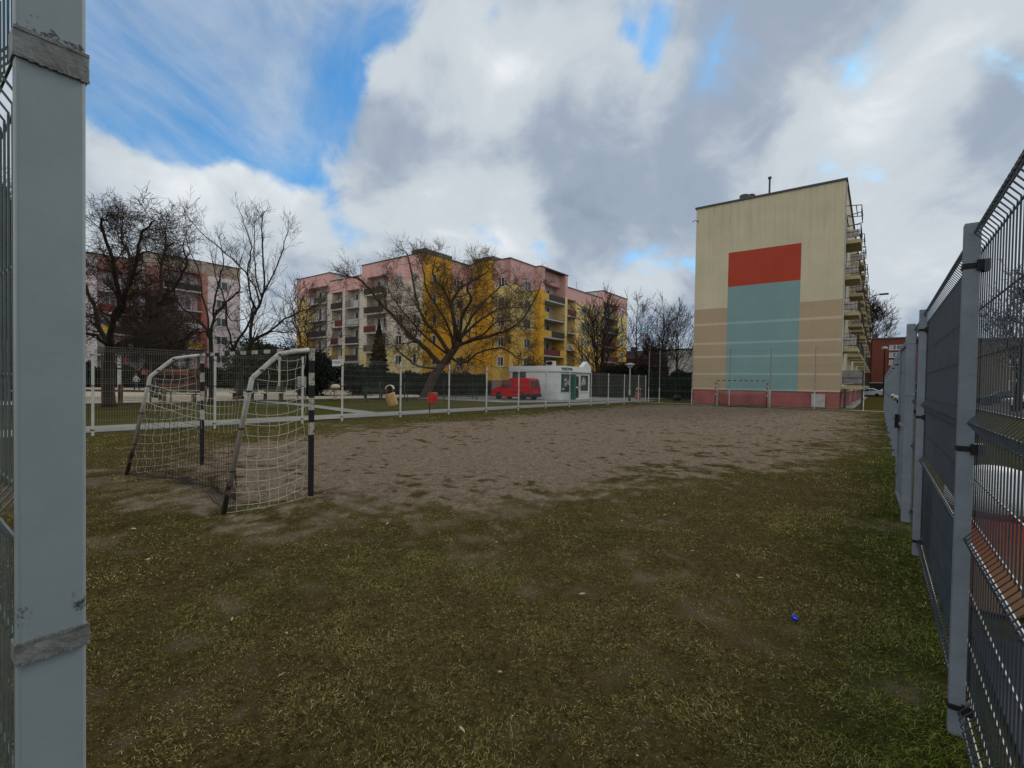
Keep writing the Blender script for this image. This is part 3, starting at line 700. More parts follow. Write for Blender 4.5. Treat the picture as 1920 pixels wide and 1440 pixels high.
# ---- cream gable block (right)
gb = thing('apartment_block', 'tall cream apartment block with a red and teal rectangle painted on its gable', 'building', 42, 2.2)
def gable_mat():
    def f(m, t, b, tcn, mxn):
        ob = tcn.outputs['Object']; sp = nd(t, 'ShaderNodeSeparateXYZ'); t.links.new(ob, sp.inputs[0]); x, y, z = sp.outputs
        G = lambda a, v_: tmath(t, 'GREATER_THAN', a, v_)
        A = lambda a, c_: tmath(t, 'MULTIPLY', a, c_)
        cream = mxn.outputs[2]
        tan = (.41, .31, .20); front = tmath(t, 'LESS_THAN', x, .02)
        c = tmix(t, A(tmath(t, 'SUBTRACT', 1., G(z, 7.87)), front), cream, tan)
        inp = A(A(G(y, 2.66), tmath(t, 'SUBTRACT', 1., G(y, 7.78))), front)
        c = tmix(t, A(inp, tmath(t, 'SUBTRACT', 1., G(z, 9.53))), c, (.20, .315, .31))
        c = tmix(t, A(A(inp, G(z, 9.53)), tmath(t, 'SUBTRACT', 1., G(z, 12.3))), c, (.40, .055, .03))
        low = A(tmath(t, 'SUBTRACT', 1., G(z, 4.9)), front)
        for a, b_ in ((6.48, 6.68), (4.88, 5.07), (3.78, 3.96), (2.38, 2.55), (1.16, 1.3)):
            s = A(A(G(z, a), tmath(t, 'SUBTRACT', 1., G(z, b_))), front)
            light = tmix(t, inp, (.53, .42, .29), (.27, .41, .405)); c = tmix(t, s, c, light)
        n = tnoise(t, ob, .5, 6); s = tnoise(t, tscale(t, ob, (2.2, 2.2, .10)), 1.6, 7, .7); n5 = tnoise(t, ob, 6, 5, .6)
        hs = nd(t, 'ShaderNodeHueSaturation'); t.links.new(c, hs.inputs['Color']); t.links.new(tmath(t, 'ADD', A(n, .25), tmath(t, 'ADD', .80, A(n5, .14))), hs.inputs['Value'])
        up = tstep(t, z, 10., 16.); k = A(tstep(t, s, .46, .74), tmath(t, 'ADD', A(up, .28), .08))
        c = tmix(t, k, hs.outputs[0], (.15, .14, .12)); t.links.new(c, b.inputs['Base Color'])
        w = nd(t, 'ShaderNodeTexWave', bands_direction='Z', wave_type='BANDS'); w.inputs['Scale'].default_value = .9; t.links.new(ob, w.inputs['Vector'])
        bn = nd(t, 'ShaderNodeBump'); bn.inputs['Strength'].default_value = .12; bn.inputs['Distance'].default_value = .02; t.links.new(n5, bn.inputs['Height']); t.links.new(bn.outputs[0], b.inputs['Normal'])
    return f
m_gable = mat('cream_painted_render', (.56, .495, .34), .85, var=.04, vs=.4, f=gable_mat())
HB = 16.35; LB = 66; WB = 10.4
MB().box(0, LB, 0, WB, 1.16, HB).build('wall', m_gable, gb)
m_plr = mat('red_plinth_paint', (.34, .11, .10), .85, var=.14, vs=.8, f=streaks(.5), bump=.4, bs=3)
MB().box(.06, LB - .05, .04, WB - .05, -.2, 1.16).build('plinth', m_plr, gb)
MB().box(-.10, LB + .1, -.10, WB + .1, HB, HB + .13).build('roof_edge', m_cap, gb)
MB().box(-.05, .0, .9, 1.75, .02, 1.0).build('utility_cabinet', mat('pale_cabinet', (.42, .40, .37), .6), gb)
o = MB().lathe([(.07, 0), (.07, 1.3), (.13, 1.3), (.13, 1.45)], 8, (.5, 5.0, HB + .13)).build('vent_pipe', m_cap, gb)
MB().lathe([(.30, 0), (.36, .2), (.36, .55), (.25, .6), (.1, .62)], 14, (.9, 6.9, HB + .13)).build('roof_vent', m_cap, gb, smooth=False)
MB().lathe([(.3, 0), (.34, .2), (.34, .8), (.3, .85)], 14, (1.9, 6.6, HB + .13)).build('roof_vent', m_cap, gb)
o = MB().tube([(-.03, 10.2, 15.3), (-.12, 10.45, 15.4), (-.12, 10.7, 15.3)], .03, 6).build('wall_lamp', m_cap, gb)
b = MB(); b.tube([(.3, -.03, 1.3), (.3, -.03, HB - .1)], .05, 6); b.build('downpipe', m_white, gb)
# balconies on the long side, which faces -y
m_slab = mat('ochre_balcony_slab', (.42, .35, .20), .85, var=.1); m_rail = mat('rusty_dark_rail', (.06, .045, .04), .6, var=.3, vs=6); m_panel = mat('brown_balcony_panel', (.20, .15, .12), .8, var=.3, vs=1.5)
m_scr = mat('pale_balcony_screen', (.40, .36, .33), .8, var=.2)
LV = [11.9, 9.32, 6.72, 4.12]
def balcony_mesh(Lx, d):
    s = MB().box(0, Lx, -d, 0, 0, .26)
    r = MB()
    for x in (0.03, Lx / 2, Lx - .03): r.tube([(x, -d + .03, .26), (x, -d + .03, 1.3)], .028, 5)
    for z in (.42, .8, 1.28): r.tube([(.03, 0, z), (.03, -d + .03, z), (Lx - .03, -d + .03, z), (Lx - .03, 0, z)], .022, 5)
    for i in range(1, 9): x = i * Lx / 9; r.tube([(x, -d + .03, .42), (x, -d + .03, 1.28)], .010, 4)
    for i in range(1, 4): y = -d * i / 4; r.tube([(.03, y, .42), (.03, y, 1.28)], .010, 4)
    p = MB().box(.05, Lx - .05, -d + .045, -d + .06, .45, 1.25); p2 = MB().box(.036, .05, -d + .1, -.02, .45, .95)
    return s, r, p, p2
sm, rm, pm_, pm2 = balcony_mesh(2.9, .95); first = None
rb = random.Random(11)
BU = [.5, 8.6, 13.2, 21.4, 26, 34.2, 38.8, 47, 51.6, 59.5]
for iu, bu in enumerate(BU):
    for z in LV:
        if first is None:
            o = sm.build('balcony', m_slab, gb); r_ = rm.build('railing', m_rail, o); p_ = pm_.build('panel', m_panel, o); q_ = pm2.build('side_panel', m_scr, o); first = (o.data, r_.data, p_.data, q_.data)
        else:
            o = inst('balcony', first[0], gb); inst('railing', first[1], o)
            if rb.random() < .7: inst('panel', first[2], o)
            if rb.random() < .8: inst('side_panel', first[3], o)
        o.location = (bu, -.005, z)
        if iu < 4: window(gb, (bu + 2.3, -.01, z + .35), R_(180), .9, 2.1, 0); window(gb, (bu + .9, -.01, z + 1.15), R_(180), 1.3, 1.3, 1)
# open metal frames above the top balconies
fm = None
for bu in BU:
    if fm is None:
        b = MB()
        for x in (.05, 2.85): b.tube([(x, 0, 14.65), (x, -.92, 14.55), (x, -.92, 14.05), (x, 0, 13.9)], .035, 5)
        for f_ in (.3, .6, .92): b.tube([(.05, -f_, 14.65 - .1 * f_), (2.85, -f_, 14.65 - .1 * f_)], .03, 5); 
        for z in (14.05, 14.28): b.tube([(.05, -.92, z), (2.85, -.92, z)], .03, 5)
        b.tube([(.05, -.05, 13.9), (2.85, -.05, 13.9)], .03, 5)
        o = b.build('awning_frame', m_rail, gb); fm = o.data
    else: o = inst('awning_frame', fm, gb)
    o.location = (bu, -.01, 0)
# raised ground floor platform with railing and stilts
b = MB().box(.2, 4.2, -1.35, -.005, 1.42, 1.6); b.build('terrace_slab', m_slab, gb)
for x in (.25, 2.2, 4.15): MB().box(x - .05, x + .05, -1.32, -1.22, -.1, 1.42).build('stilt', m_rail, gb)
MB().box(.2, .32, -.35, -.2, -.1, 1.42).build('stilt', m_rail, gb)
b = MB()
for x in (.25, 2.2, 4.15): b.tube([(x, -1.3, 1.6), (x, -1.3, 2.7)], .03, 5)
for z in (1.75, 2.2, 2.7): b.tube([(.25, -.03, z), (.25, -1.3, z), (4.15, -1.3, z), (4.15, 0, z)], .025, 5)
b.build('railing', m_rail, gb); MB().box(.27, .29, -1.28, -.05, 1.8, 2.65).build('mesh_screen', mat('grey_screen', (.22, .20, .20), .8, var=.2), gb)
for bu in BU[1:]:
    o = inst('balcony', first[0], gb, (bu, -.005, 1.52)); inst('railing', first[1], o)
for z in (3.0,): pass
o = MB().tube([(16, -1.0, 9.9), (16, -1.6, 10.35), (16, -2.1, 10.45)], .04, 6).build('street_light_arm', m_rail, gb); MB().box(15.88, 16.12, -2.75, -2.05, 10.38, 10.52).build('lamp_head', m_clamp, o)

# ---- yellow apartment block: stepped wings
yb = thing('apartment_block', 'long yellow apartment block with pink top storey and stepped balconied wings', 'building', 0, 0)
PINK = (.64, .37, .335)
m_yr = mat('yellow_and_pink_render', (.70, .43, .095), .85, var=.03, f=bands([(-2, (.27, .19, .155)), (1.75, (.70, .43, .095)), (9.1, (.74, .56, .23)), (15.4, PINK)], .2))
m_yl = mat('beige_and_pink_render', (.48, .42, .33), .85, var=.03, f=bands([(-2, (.27, .19, .155)), (1.75, (.64, .50, .24)), (6.4, (.60, .53, .43)), (15.4, PINK)], .25))
m_yo = mat('orange_render', (.70, .365, .035), .85, var=.06, vs=1.0, f=streaks(.25))
m_brown = mat('brown_loggia_wall', (.22, .15, .11), .85, var=.15)
m_mar = mat('maroon_parapet', (.16, .03, .025), .7, var=.2, vs=4); m_dkp = mat('dark_parapet', (.045, .038, .035), .7, var=.25, vs=4); m_wh2 = mat('pale_parapet', (.46, .44, .42), .8, var=.1); m_oli = mat('olive_parapet', (.12, .13, .08), .8, var=.3, vs=6)
m_yp = mat('yellow_parapet', (.62, .38, .06), .8, var=.08)
Z0 = 2.9; ST = 2.82
def face(axis, f0):
    """returns box(s0,s1,d0,d1,z0,z1) and placement for a facade plane: axis 'u' faces -u at u=f0, axis 'v' faces -v at v=f0"""
    if axis == 'u': return (lambda b, s0, s1, d0, d1, z0, z1: b.box(f0 + d0, f0 + d1, s0, s1, z0, z1)), (lambda s, d, z: (f0 + d, s, z)), R_(90)
    return (lambda b, s0, s1, d0, d1, z0, z1: b.box(s0, s1, f0 + d0, f0 + d1, z0, z1)), (lambda s, d, z: (s, f0 + d, z)), R_(180)
rp = random.Random(4)
bal_proto = {}
def loggia(parent, axis, f0, s0, s1, off, top, mw, solid=(.0, .35), proud=.25, back=m_white, levels=5, depth=1.25):
    bx_, pl, rz = face(axis, f0)
    # fascia above, plinth wall below, back wall is the core
    b = MB(); zt = Z0 + ST * (levels - 1) - off + 2.75
    bx_(b, s0, s1, 0, depth, zt, top); b.build('fascia', mw, parent)
    b = MB(); bx_(b, s0, s1, 0, depth, -.2, Z0 - off - .2); b.build('lower_wall', mw, parent)
    L_ = s1 - s0
    for k in range(levels):
        z = Z0 + ST * k - off
        b = MB(); bx_(b, s0, s1, -proud, depth, z - .18, z); sl_ = b.build('balcony', m_wh2 if axis == 'u' else m_wh2, parent)
        b = MB(); c = rp.random(); pmz = rp.choice([m_mar, m_dkp, m_dkp, m_mar, m_oli, m_wh2])
        sol = L_ * rp.choice(solid)
        lo, hi = s0 + .02, s1 - .02
        if sol > .3:
            q = MB(); 
            if rp.random() < .5: bx_(q, lo, lo + sol, -proud, -proud + .1, z, z + .98); lo += sol
            else: bx_(q, hi - sol, hi, -proud, -proud + .1, z, z + .98); hi -= sol
            q.build('parapet', m_yp if axis == 'v' else m_wh2, sl_)
        if c < .72: bx_(b, lo, hi, -proud + .02, -proud + .07, z + .10, z + .95); b.build('parapet', pmz, sl_)
        r = MB(); n_ = 9
        a0, a1 = pl(lo, -proud + .03, 0), pl(hi, -proud + .03, 0)
        for zz in (z + .1, z + 1.02): r.tube([(a0[0], a0[1], zz), (a1[0], a1[1], zz)], .025, 4)
        if c >= .72 or True:
            for i in range(n_ + 1): s = lo + (hi - lo) * i / n_; q = pl(s, -proud + .03, 0); r.tube([(q[0], q[1], z), (q[0], q[1], z + 1.02)], .018, 4)
        r.build('railing', m_rail, sl_)
        # door and window on the back wall
        window(parent, pl(s0 + L_ * .36, depth - .02, z + .85), rz, 1.3, 1.45, 1); window(parent, pl(s0 + L_ * .72, depth - .02, z + .12), rz, .85, 2.15, 0)
        if rp.random() < .3: q = MB(); s = s0 + rp.uniform(.4, L_ - 1.2); bx_(q, s, s + .7, .3, .7, z, z + rp.uniform(.8, 1.7)); q.build('balcony_clutter', rp.choice([m_mar, m_wh2, m_brown]), sl_)
def pier(parent, axis, f0, s0, s1, top, mw, depth=1.25, proud=0., z0=-.2):
    bx_, pl, rz = face(axis, f0); b = MB(); bx_(b, s0, s1, -proud, depth, z0, top); return b.build('wall_pier', mw, parent)
TALL, LOW = 18.9, 17.45
# cores
c1 = MB(); c1.box(46.25, 57, 49.62, 63.4, -.2, TALL).box(46.25, 57, 63.4, 71.9, -.2, LOW).box(46.25, 57, 71.9, 82.2, -.2, TALL).build('wall', m_white, yb)
c2 = MB(); c2.box(54.0, 61.2, 42.85, 53.5, -.2, TALL).box(61.2, 68, 42.85, 53.5, -.2, TALL).box(68, 82.5, 42.85, 53.5, -.2, LOW).box(82.5, 93.6, 42.85, 53.5, -.2, TALL).build('wall', m_white, yb)
# left face (faces -u at u = 45)
pier(yb, 'u', 45, 78.4, 82.2, TALL, m_yr); loggia(yb, 'u', 45, 72.6, 78.4, 0, TALL, m_yl, back=m_brown); pier(yb, 'u', 45, 71.9, 72.6, TALL, m_yl)
pier(yb, 'u', 45, 71.3, 71.9, LOW, m_yl); loggia(yb, 'u', 45, 67.9, 71.3, 1.4, LOW, m_yl); pier(yb, 'u', 45, 67.2, 67.9, LOW, m_yl, proud=.3); loggia(yb, 'u', 45, 63.9, 67.2, 1.4, LOW, m_yl); pier(yb, 'u', 45, 63.4, 63.9, LOW, m_yl)
pier(yb, 'u', 45, 62.0, 63.4, TALL, m_yl); loggia(yb, 'u', 45, 57.4, 62.0, 0, TALL, m_yl, proud=.6); pier(yb, 'u', 45, 49.62, 57.4, TALL, m_yl)
for k in range(5):
    window(yb, (45 - .01, 54.6, Z0 + ST * k + .85), R_(90), 1.5, 1.35); window(yb, (45 - .01, 51.2, Z0 + ST * k + .85), R_(90), .8, 1.35, 0)
# -v face at v = 49.62
b = MB().box(46.25, 57, 49.60, 49.619, -.2, TALL); b.build('side_wall', m_yr, yb)
b = MB().box(45.0, 50.3, 49.50, 49.599, 1.75, TALL + .45); b.build('orange_panel', m_yo, yb)
for k in range(5):
    window(yb, (52.2, 49.595, Z0 + ST * k + .85), R_(180), 1.5, 1.35); window(yb, (47.0, 49.495, Z0 + ST * k + .85), R_(180), .8, 1.3, 0)
# inner -u face at u = 54
b = MB().box(53.9, 53.999, 41.6, 49.6, -.2, TALL); b.build('side_wall', m_yr, yb)
b = MB().box(53.75, 53.899, 44.6, 48.2, 1.75, TALL + .55); b.build('orange_panel', m_yo, yb)
for k in range(5):
    window(yb, (53.89, 43.1, Z0 + ST * k + .85), R_(90), 1.2, 1.35)
# main -v face at v = 41.6
pier(yb, 'v', 41.6, 53.9, 60.2, TALL, m_yr)
for k in range(5): window(yb, (58.2, 41.59, Z0 + ST * k + .85), R_(180), 1.6, 1.4)
b = MB().box(60.2, 61.3, 40.6, 42.85, 1.75, 15.5); b.build('orange_panel', m_yo, yb); MB().box(60.2, 61.3, 40.6, 42.85, 15.5, TALL).build('fascia', m_yr, yb)
loggia(yb, 'v', 41.6, 61.3, 67.3, 0, TALL, m_yr, proud=1.0, solid=(.2, .35)); pier(yb, 'v', 41.6, 67.3, 68.0, TALL, m_yr, proud=1.0)
loggia(yb, 'v', 41.6, 68.0, 72.4, 1.4, LOW, m_yr, solid=(.2, .3)); pier(yb, 'v', 41.6, 72.4, 82.5, LOW, m_yr)
for k in range(5):
    for s in (74.9, 76.9, 80.6): window(yb, (s, 41.59, Z0 - 1.4 + ST * k + .85), R_(180), 1.1, 1.4)
pier(yb, 'v', 41.6, 82.5, 83.2, TALL, m_yr); loggia(yb, 'v', 41.6, 83.2, 89.2, 0, TALL, m_yr, solid=(.0, .2)); pier(yb, 'v', 41.6, 89.2, 93.6, TALL, m_yr)
for k in range(5): window(yb, (91.4, 41.59, Z0 + ST * k + .85), R_(180), 1.1, 1.4)
# roof flashings
b = MB()
for (x0, x1, y0, y1, z) in ((44.9, 57, 49.4, 63.5, TALL), (44.9, 57, 63.5, 71.8, LOW), (44.9, 57, 71.8, 82.3, TALL), (53.8, 60.1, 41.5, 49.4, TALL), (60.1, 68.1, 40.5, 53.6, TALL), (68.1, 82.4, 41.5, 53.6, LOW), (82.4, 93.7, 41.5, 53.6, TALL)):
    b.box(x0, x1, y0, y1, z, z + .12)
b.build('roof_edge', m_cap, yb)
MB().box(44.95, 50.4, 49.45, 52, TALL + .12, TALL + .6).build('roof_parapet', m_cap, yb); MB().box(53.7, 57, 44.5, 48.3, TALL + .12, TALL + .7).build('roof_parapet', m_cap, yb)
for (x, y, z) in ((50, 60, TALL), (56, 47, TALL), (72, 45, LOW), (77, 44, LOW), (48, 66, LOW), (64, 44, TALL)):
    MB().box(x, x + .6, y, y + .9, z + .12, z + .8).build('chimney', m_white, yb)
for (x, y, z) in ((70, 43, LOW), (47, 66.5, LOW), (75, 43, LOW)): MB().tube([(x, y, z), (x, y, z + 2.0)], .03, 4).build('antenna', m_cap, yb)

# ---- pale block behind the trees at far left
lb2 = thing('apartment_block', 'pale lilac apartment block with red brown balconies behind the left trees', 'building', 0, 0)
m_li = mat('lilac_render', (.42, .36, .36), .85, var=.04, f=bands([(-2, (.25, .19, .17)), (1.6, (.68, .58, .58)), (16.9, (.38, .31, .25))], .25))
m_rb = mat('red_brown_render', (.22, .065, .045), .85, var=.1, f=bands([(-2, (.32, .12, .09)), (12.5, (.40, .20, .16)), (17.2, (.38, .31, .25))], .2))
MB().box(24.3, 35.2, 82.8, 94, -.2, 18.8).box(4, 24.3, 83.3, 94, -.2, 17.4).build('wall', m_li, lb2)
pier(lb2, 'v', 81.5, 30.4, 35.2, 18.8, m_li, 1.3); pier(lb2, 'v', 81.5, 29.6, 30.4, 18.8, m_rb, 1.3, .3)
loggia(lb2, 'v', 81.5, 24.8, 29.6, 0, 18.8, m_rb, proud=.6, depth=1.3); pier(lb2, 'v', 81.5, 22.8, 24.8, 18.8, m_rb, 1.3)
for s0, s1 in ((5, 9), (12, 16.4), (17.6, 22)):
    loggia(lb2, 'v', 82.0, s0, s1, 1.4, 17.4, m_rb, depth=1.3)
for s0, s1 in ((4, 5), (9, 12), (16.4, 17.6), (22, 22.79)): pier(lb2, 'v', 82.0, s0, s1, 17.4, m_li, 1.3)
for k in range(5):
    window(lb2, (32.4, 81.49, Z0 + ST * k + .85), R_(180), 1.9, 1.3); window(lb2, (10.5, 81.99, Z0 - 1.4 + ST * k + .85), R_(180), 1.5, 1.3)
b = MB().box(22.7, 35.3, 81.4, 94, 18.8, 18.93).box(3.9, 22.7, 81.9, 94, 17.4, 17.52); b.build('roof_edge', m_cap, lb2)
b = MB().box(20.4, 20.9, 81.9, 82.3, 1, 12); b.build('drain_pipe', m_rb, lb2)

# ---- red brick building beyond the car park
m_brick = None
def brickf(m, t, b, tcn, mxn):
    br = nd(t, 'ShaderNodeTexBrick'); br.inputs['Scale'].default_value = 4.; br.inputs['Color1'].default_value = (.19, .055, .038, 1); br.inputs['Color2'].default_value = (.13, .032, .022, 1); br.inputs['Mortar'].default_value = (.15, .09, .075, 1); br.inputs['Mortar Size'].default_value = .012
    mp = nd(t, 'ShaderNodeMapping'); mp.inputs['Rotation'].default_value = (R_(90), 0, 0); t.links.new(tcn.outputs['Object'], mp.inputs['Vector'])
    t.links.new(mp.outputs[0], br.inputs['Vector'])
    n = tnoise(t, tcn.outputs['Object'], .8, 5); c = tmix(t, tstep(t, n, .5, .75), br.outputs[0], (.12, .035, .025)); t.links.new(c, b.inputs['Base Color'])
m_brick = mat('red_brick', (.24, .05, .03), .9, f=brickf)
m_brickd = mat('dark_brick', (.10, .05, .045), .9, var=.2)
rbk = thing('brick_building', 'red brick building with rows of white framed triple windows beyond the parked cars', 'building', 120, -8, rot=R_(90))
MB().box(-1.6, 9.2, -12, 0, -.2, 11.2).build('wall', m_brick, rbk); MB().box(-1.7, 9.4, -12, .2, 11.2, 11.45).build('roof_edge', m_cap, rbk)
MB().box(9.2, 16, -12, -1.5, -.2, 10.9).build('side_wing', m_brickd, rbk)
for z in (9.0, 7.55, 6.1): window(rbk, (4.9, .01, z), 0, 3.2, .95, 2); window(rbk, (.5, .01, z), 0, 3.2, .95, 2)
for z in (3.6, 2.2): window(rbk, (5.4, .01, z), 0, 2.8, .95, 2); window(rbk, (.2, .01, z), 0, 2.8, .95, 2)
for x in (-1, 8.3): MB().box(x, x + 1.0, -2.2, -1.0, 11.45, 12.3).build('chimney', m_brickd, rbk)
wl = thing('garden_wall', 'long dark wall with pale coping behind the parked cars', 'wall', 113, -8, rot=R_(90)); MB().box(-14, 20, -.15, .15, 0, 2.45).build('wall_panel', m_clamp, wl); MB().box(-14, 20, -.2, .2, 2.45, 2.56).build('coping', m_wh2, wl)

# ---- houses seen between trees in the middle
hs1 = thing('brick_house', 'low dark red brick house with chimneys behind the bare trees', 'house', 104, 37)
MB().box(0, 10, 0, 22, -.2, 7.2).build('wall', m_brickd, hs1); b = MB(); b.prism([(-.4, 7.2), (10.4, 7.2), (8, 9.2), (2, 9.2)], -.4, 22.4, 'y'); rf = b.build('roof', mat('dark_tiles', (.055, .04, .038), .8, var=.2), hs1)
for y in (4, 9, 15): MB().box(4.4, 5.2, y, y + 1.1, 9.1, 10.3).build('chimney', m_brickd, rf)
for y in (3, 7.5, 12, 17): window(hs1, (-.01, y, 4.4), R_(90), 1.3, 1.4)
hs2 = thing('white_house', 'plain white rendered house with two small dark windows behind the trees', 'house', 98, 22.5)
MB().box(0, 9, 0, 12, -.2, 8.6).build('wall', m_white, hs2); MB().box(-.15, 9.1, -.15, 12.1, 8.6, 8.8).build('roof', m_cap, hs2)
for y in (3.0, 6.0): window(hs2, (-.01, y, 5.4), R_(90), 1.1, 1.6, 0, False); window(hs2, (-.01, y, 2.4), R_(90), 1.1, 1.6, 0, False)
hs3 = thing('apartment_block', 'long drab ochre block seen through the right fence wires', 'building', 84, -9.4, rot=0)
MB().box(0, 12, -38, 0, -.2, 7.7).build('wall', mat('drab_ochre_render', (.26, .20, .13), .85, var=.1, f=streaks(.4)), hs3); MB().box(-.2, 14, -38.2, .2, 7.7, 7.95).build('roof_edge', m_cap, hs3)
for y in range(-36, -1, 4):
    for z in (1.2, 4.4): window(hs3, (-.01, y, z), R_(90), 1.6, 1.5)

# ------------------------------------------------------------------ kiosk
kk = thing('kiosk', 'small white vegetable kiosk with green lettered sign behind the left fence', 'kiosk', 36.4, 22.35)
KL, KW, KH = 5.5, 5.6, 3.05      # x along front (u), y along the long side (v)
def corrug(m, t, b, tcn, mxn):
    w = nd(t, 'ShaderNodeTexWave', bands_direction='Y', wave_type='BANDS'); w.inputs['Scale'].default_value = 2.6; t.links.new(tcn.outputs['Object'], w.inputs['Vector'])
    bn = nd(t, 'ShaderNodeBump'); bn.inputs['Strength'].default_value = .6; bn.inputs['Distance'].default_value = .02; t.links.new(w.outputs[0], bn.inputs['Height']); t.links.new(bn.outputs[0], b.inputs['Normal'])
m_kw = mat('white_panel_metal', (.74, .78, .76), .5, var=.04, spec=.3, f=corrug); m_kf = mat('white_fascia_metal', (.74, .78, .76), .45, var=.04, spec=.4); m_grn = mat('green_metal', (.02, .12, .09), .5, var=.15)
b = MB().box(0, KL, .0, .08, .0, .55).box(0, 1.0, 0, .08, .0, 2.45); 
b = MB(); b.box(0, .08, 0, KW, .0, 2.5).box(0, KL, KW - .08, KW, 0, 2.5).box(KL - .08, KL, 0, KW, 0, 2.5)
b.build('wall', m_kw, kk)
b = MB(); b.box(.08, 1.9, 0, .08, 0, .72).box(3.6, KL - .08, 0, .08, 0, .72).box(.08, .2, 0, .08, .72, 2.5).box(5.25, KL - .08, 0, .08, .72, 2.5).box(.2, 5.25, 0, .08, 2.3, 2.5).box(3.45, 3.6, 0, .08, .0, 2.3)
b.build('front_wall', m_kf, kk)
MB().box(-.06, KL + .06, -.1, KW + .06, 2.5, 3.02).build('fascia', m_kf, kk)
MB().box(-.07, KL + .07, -.11, KW + .07, 2.47, 2.5).build('fascia_trim', m_clamp, kk)
b = MB(); b.prism([(3.9, 3.02), (5.56, 3.02), (4.73, 3.58)], -.1, .35, 'y'); b.build('gable', m_kf, kk)
def kwin(x0, x1):
    b = MB().box(x0, x0 + .06, -.02, .06, .72, 2.3).box(x1 - .06, x1, -.02, .06, .72, 2.3).box(x0, x1, -.021, .061, 2.24, 2.3).box(x0, x1, -.05, .061, .70, .78); o = b.build('window', m_grn if x0 < 1 else m_kf, kk)
    MB().box(x0 + .06, x1 - .06, .01, .03, .78, 2.24).build('pane', mat('shop_glass', (.05, .075, .07), .1, var=.4, vs=3, spec=.7), o)
    rg = random.Random(int(x0 * 10))
    for i in range(9):
        x = rg.uniform(x0 + .15, x1 - .5); z = rg.uniform(.85, 1.75); q = MB().box(x, x + rg.uniform(.15, .4), .003 - i * .001, .006 - i * .001, z, z + rg.uniform(.12, .35))
        q.build('poster', mat('pale_paper', (.5, .52, .48), .8, var=.4, vs=12), o)
kwin(.2, 1.9); kwin(3.6, 5.25)
MB().box(1.95, 2.25, -.35, .06, 0, 2.3).build('open_shutter', m_grn, kk)
d = MB().box(2.45, 2.55, -.03, .06, 0, 2.25).box(3.35, 3.45, -.03, .06, 0, 2.25).box(2.55, 3.35, -.03, .06, 2.15, 2.25).box(2.55, 3.35, -.03, .06, .0, .12).box(2.55, 3.35, -.03, .06, 1.05, 1.17).build('door', m_kf, kk)
MB().box(2.55, 3.35, .0, .02, .12, 1.05).box(2.55, 3.35, .0, .02, 1.17, 2.15).build('pane', m_glass, d); MB().box(3.36, 3.4, -.09, -.03, 1.0, 1.25).build('handle', m_clamp, d)
o = MB().box(.7, 1.3, .55, .9, 3.02, 3.5).build('air_conditioner', m_wh2, kk)
o.location = (0, .2, 0); o.scale = (1, 1.9, 1); MB().lathe([(.0, 0), (.17, .0), (.17, .015), (.01, .02)], 16).build('fan_grille', m_clamp, o, loc=(.69, .72, 3.28)).rotation_euler = (0, R_(-90), 0)
# barred window on the long side
o = MB().box(-.03, .01, 3.7, 5.2, 1.7, 2.45).build('window', m_glass, kk); q = MB(); [q.tube([(-.06, 3.7 + i * .1, 1.68), (-.06, 3.7 + i * .1, 2.47)], .012, 4) for i in range(16)]; q.build('bars', mat('teal_bars', (.10, .20, .17), .6), o)
# sign lettering
def text(s, size, parent, loc, rot, m, ext=.01, name='lettering'):
    cu = bpy.data.curves.new(name, 'FONT'); cu.body = s; cu.size = size; cu.extrude = ext; cu.align_x = 'LEFT'; cu.offset = size * .02
    tmp = bpy.data.objects.new('tmp', cu); COL.objects.link(tmp); bpy.context.view_layer.update()
    me = bpy.data.meshes.new_from_object(tmp.evaluated_get(bpy.context.evaluated_depsgraph_get())); bpy.data.objects.remove(tmp)
    me.materials.clear(); me.materials.append(m); o = bpy.data.objects.new(name, me); COL.objects.link(o); o.parent = parent; o.location = loc; o.rotation_euler = rot; return o
text('WARZYWA', .36, kk, (.08, -.115, 2.64), (R_(90), 0, 0), mat('green_letters', (.02, .09, .06), .5))

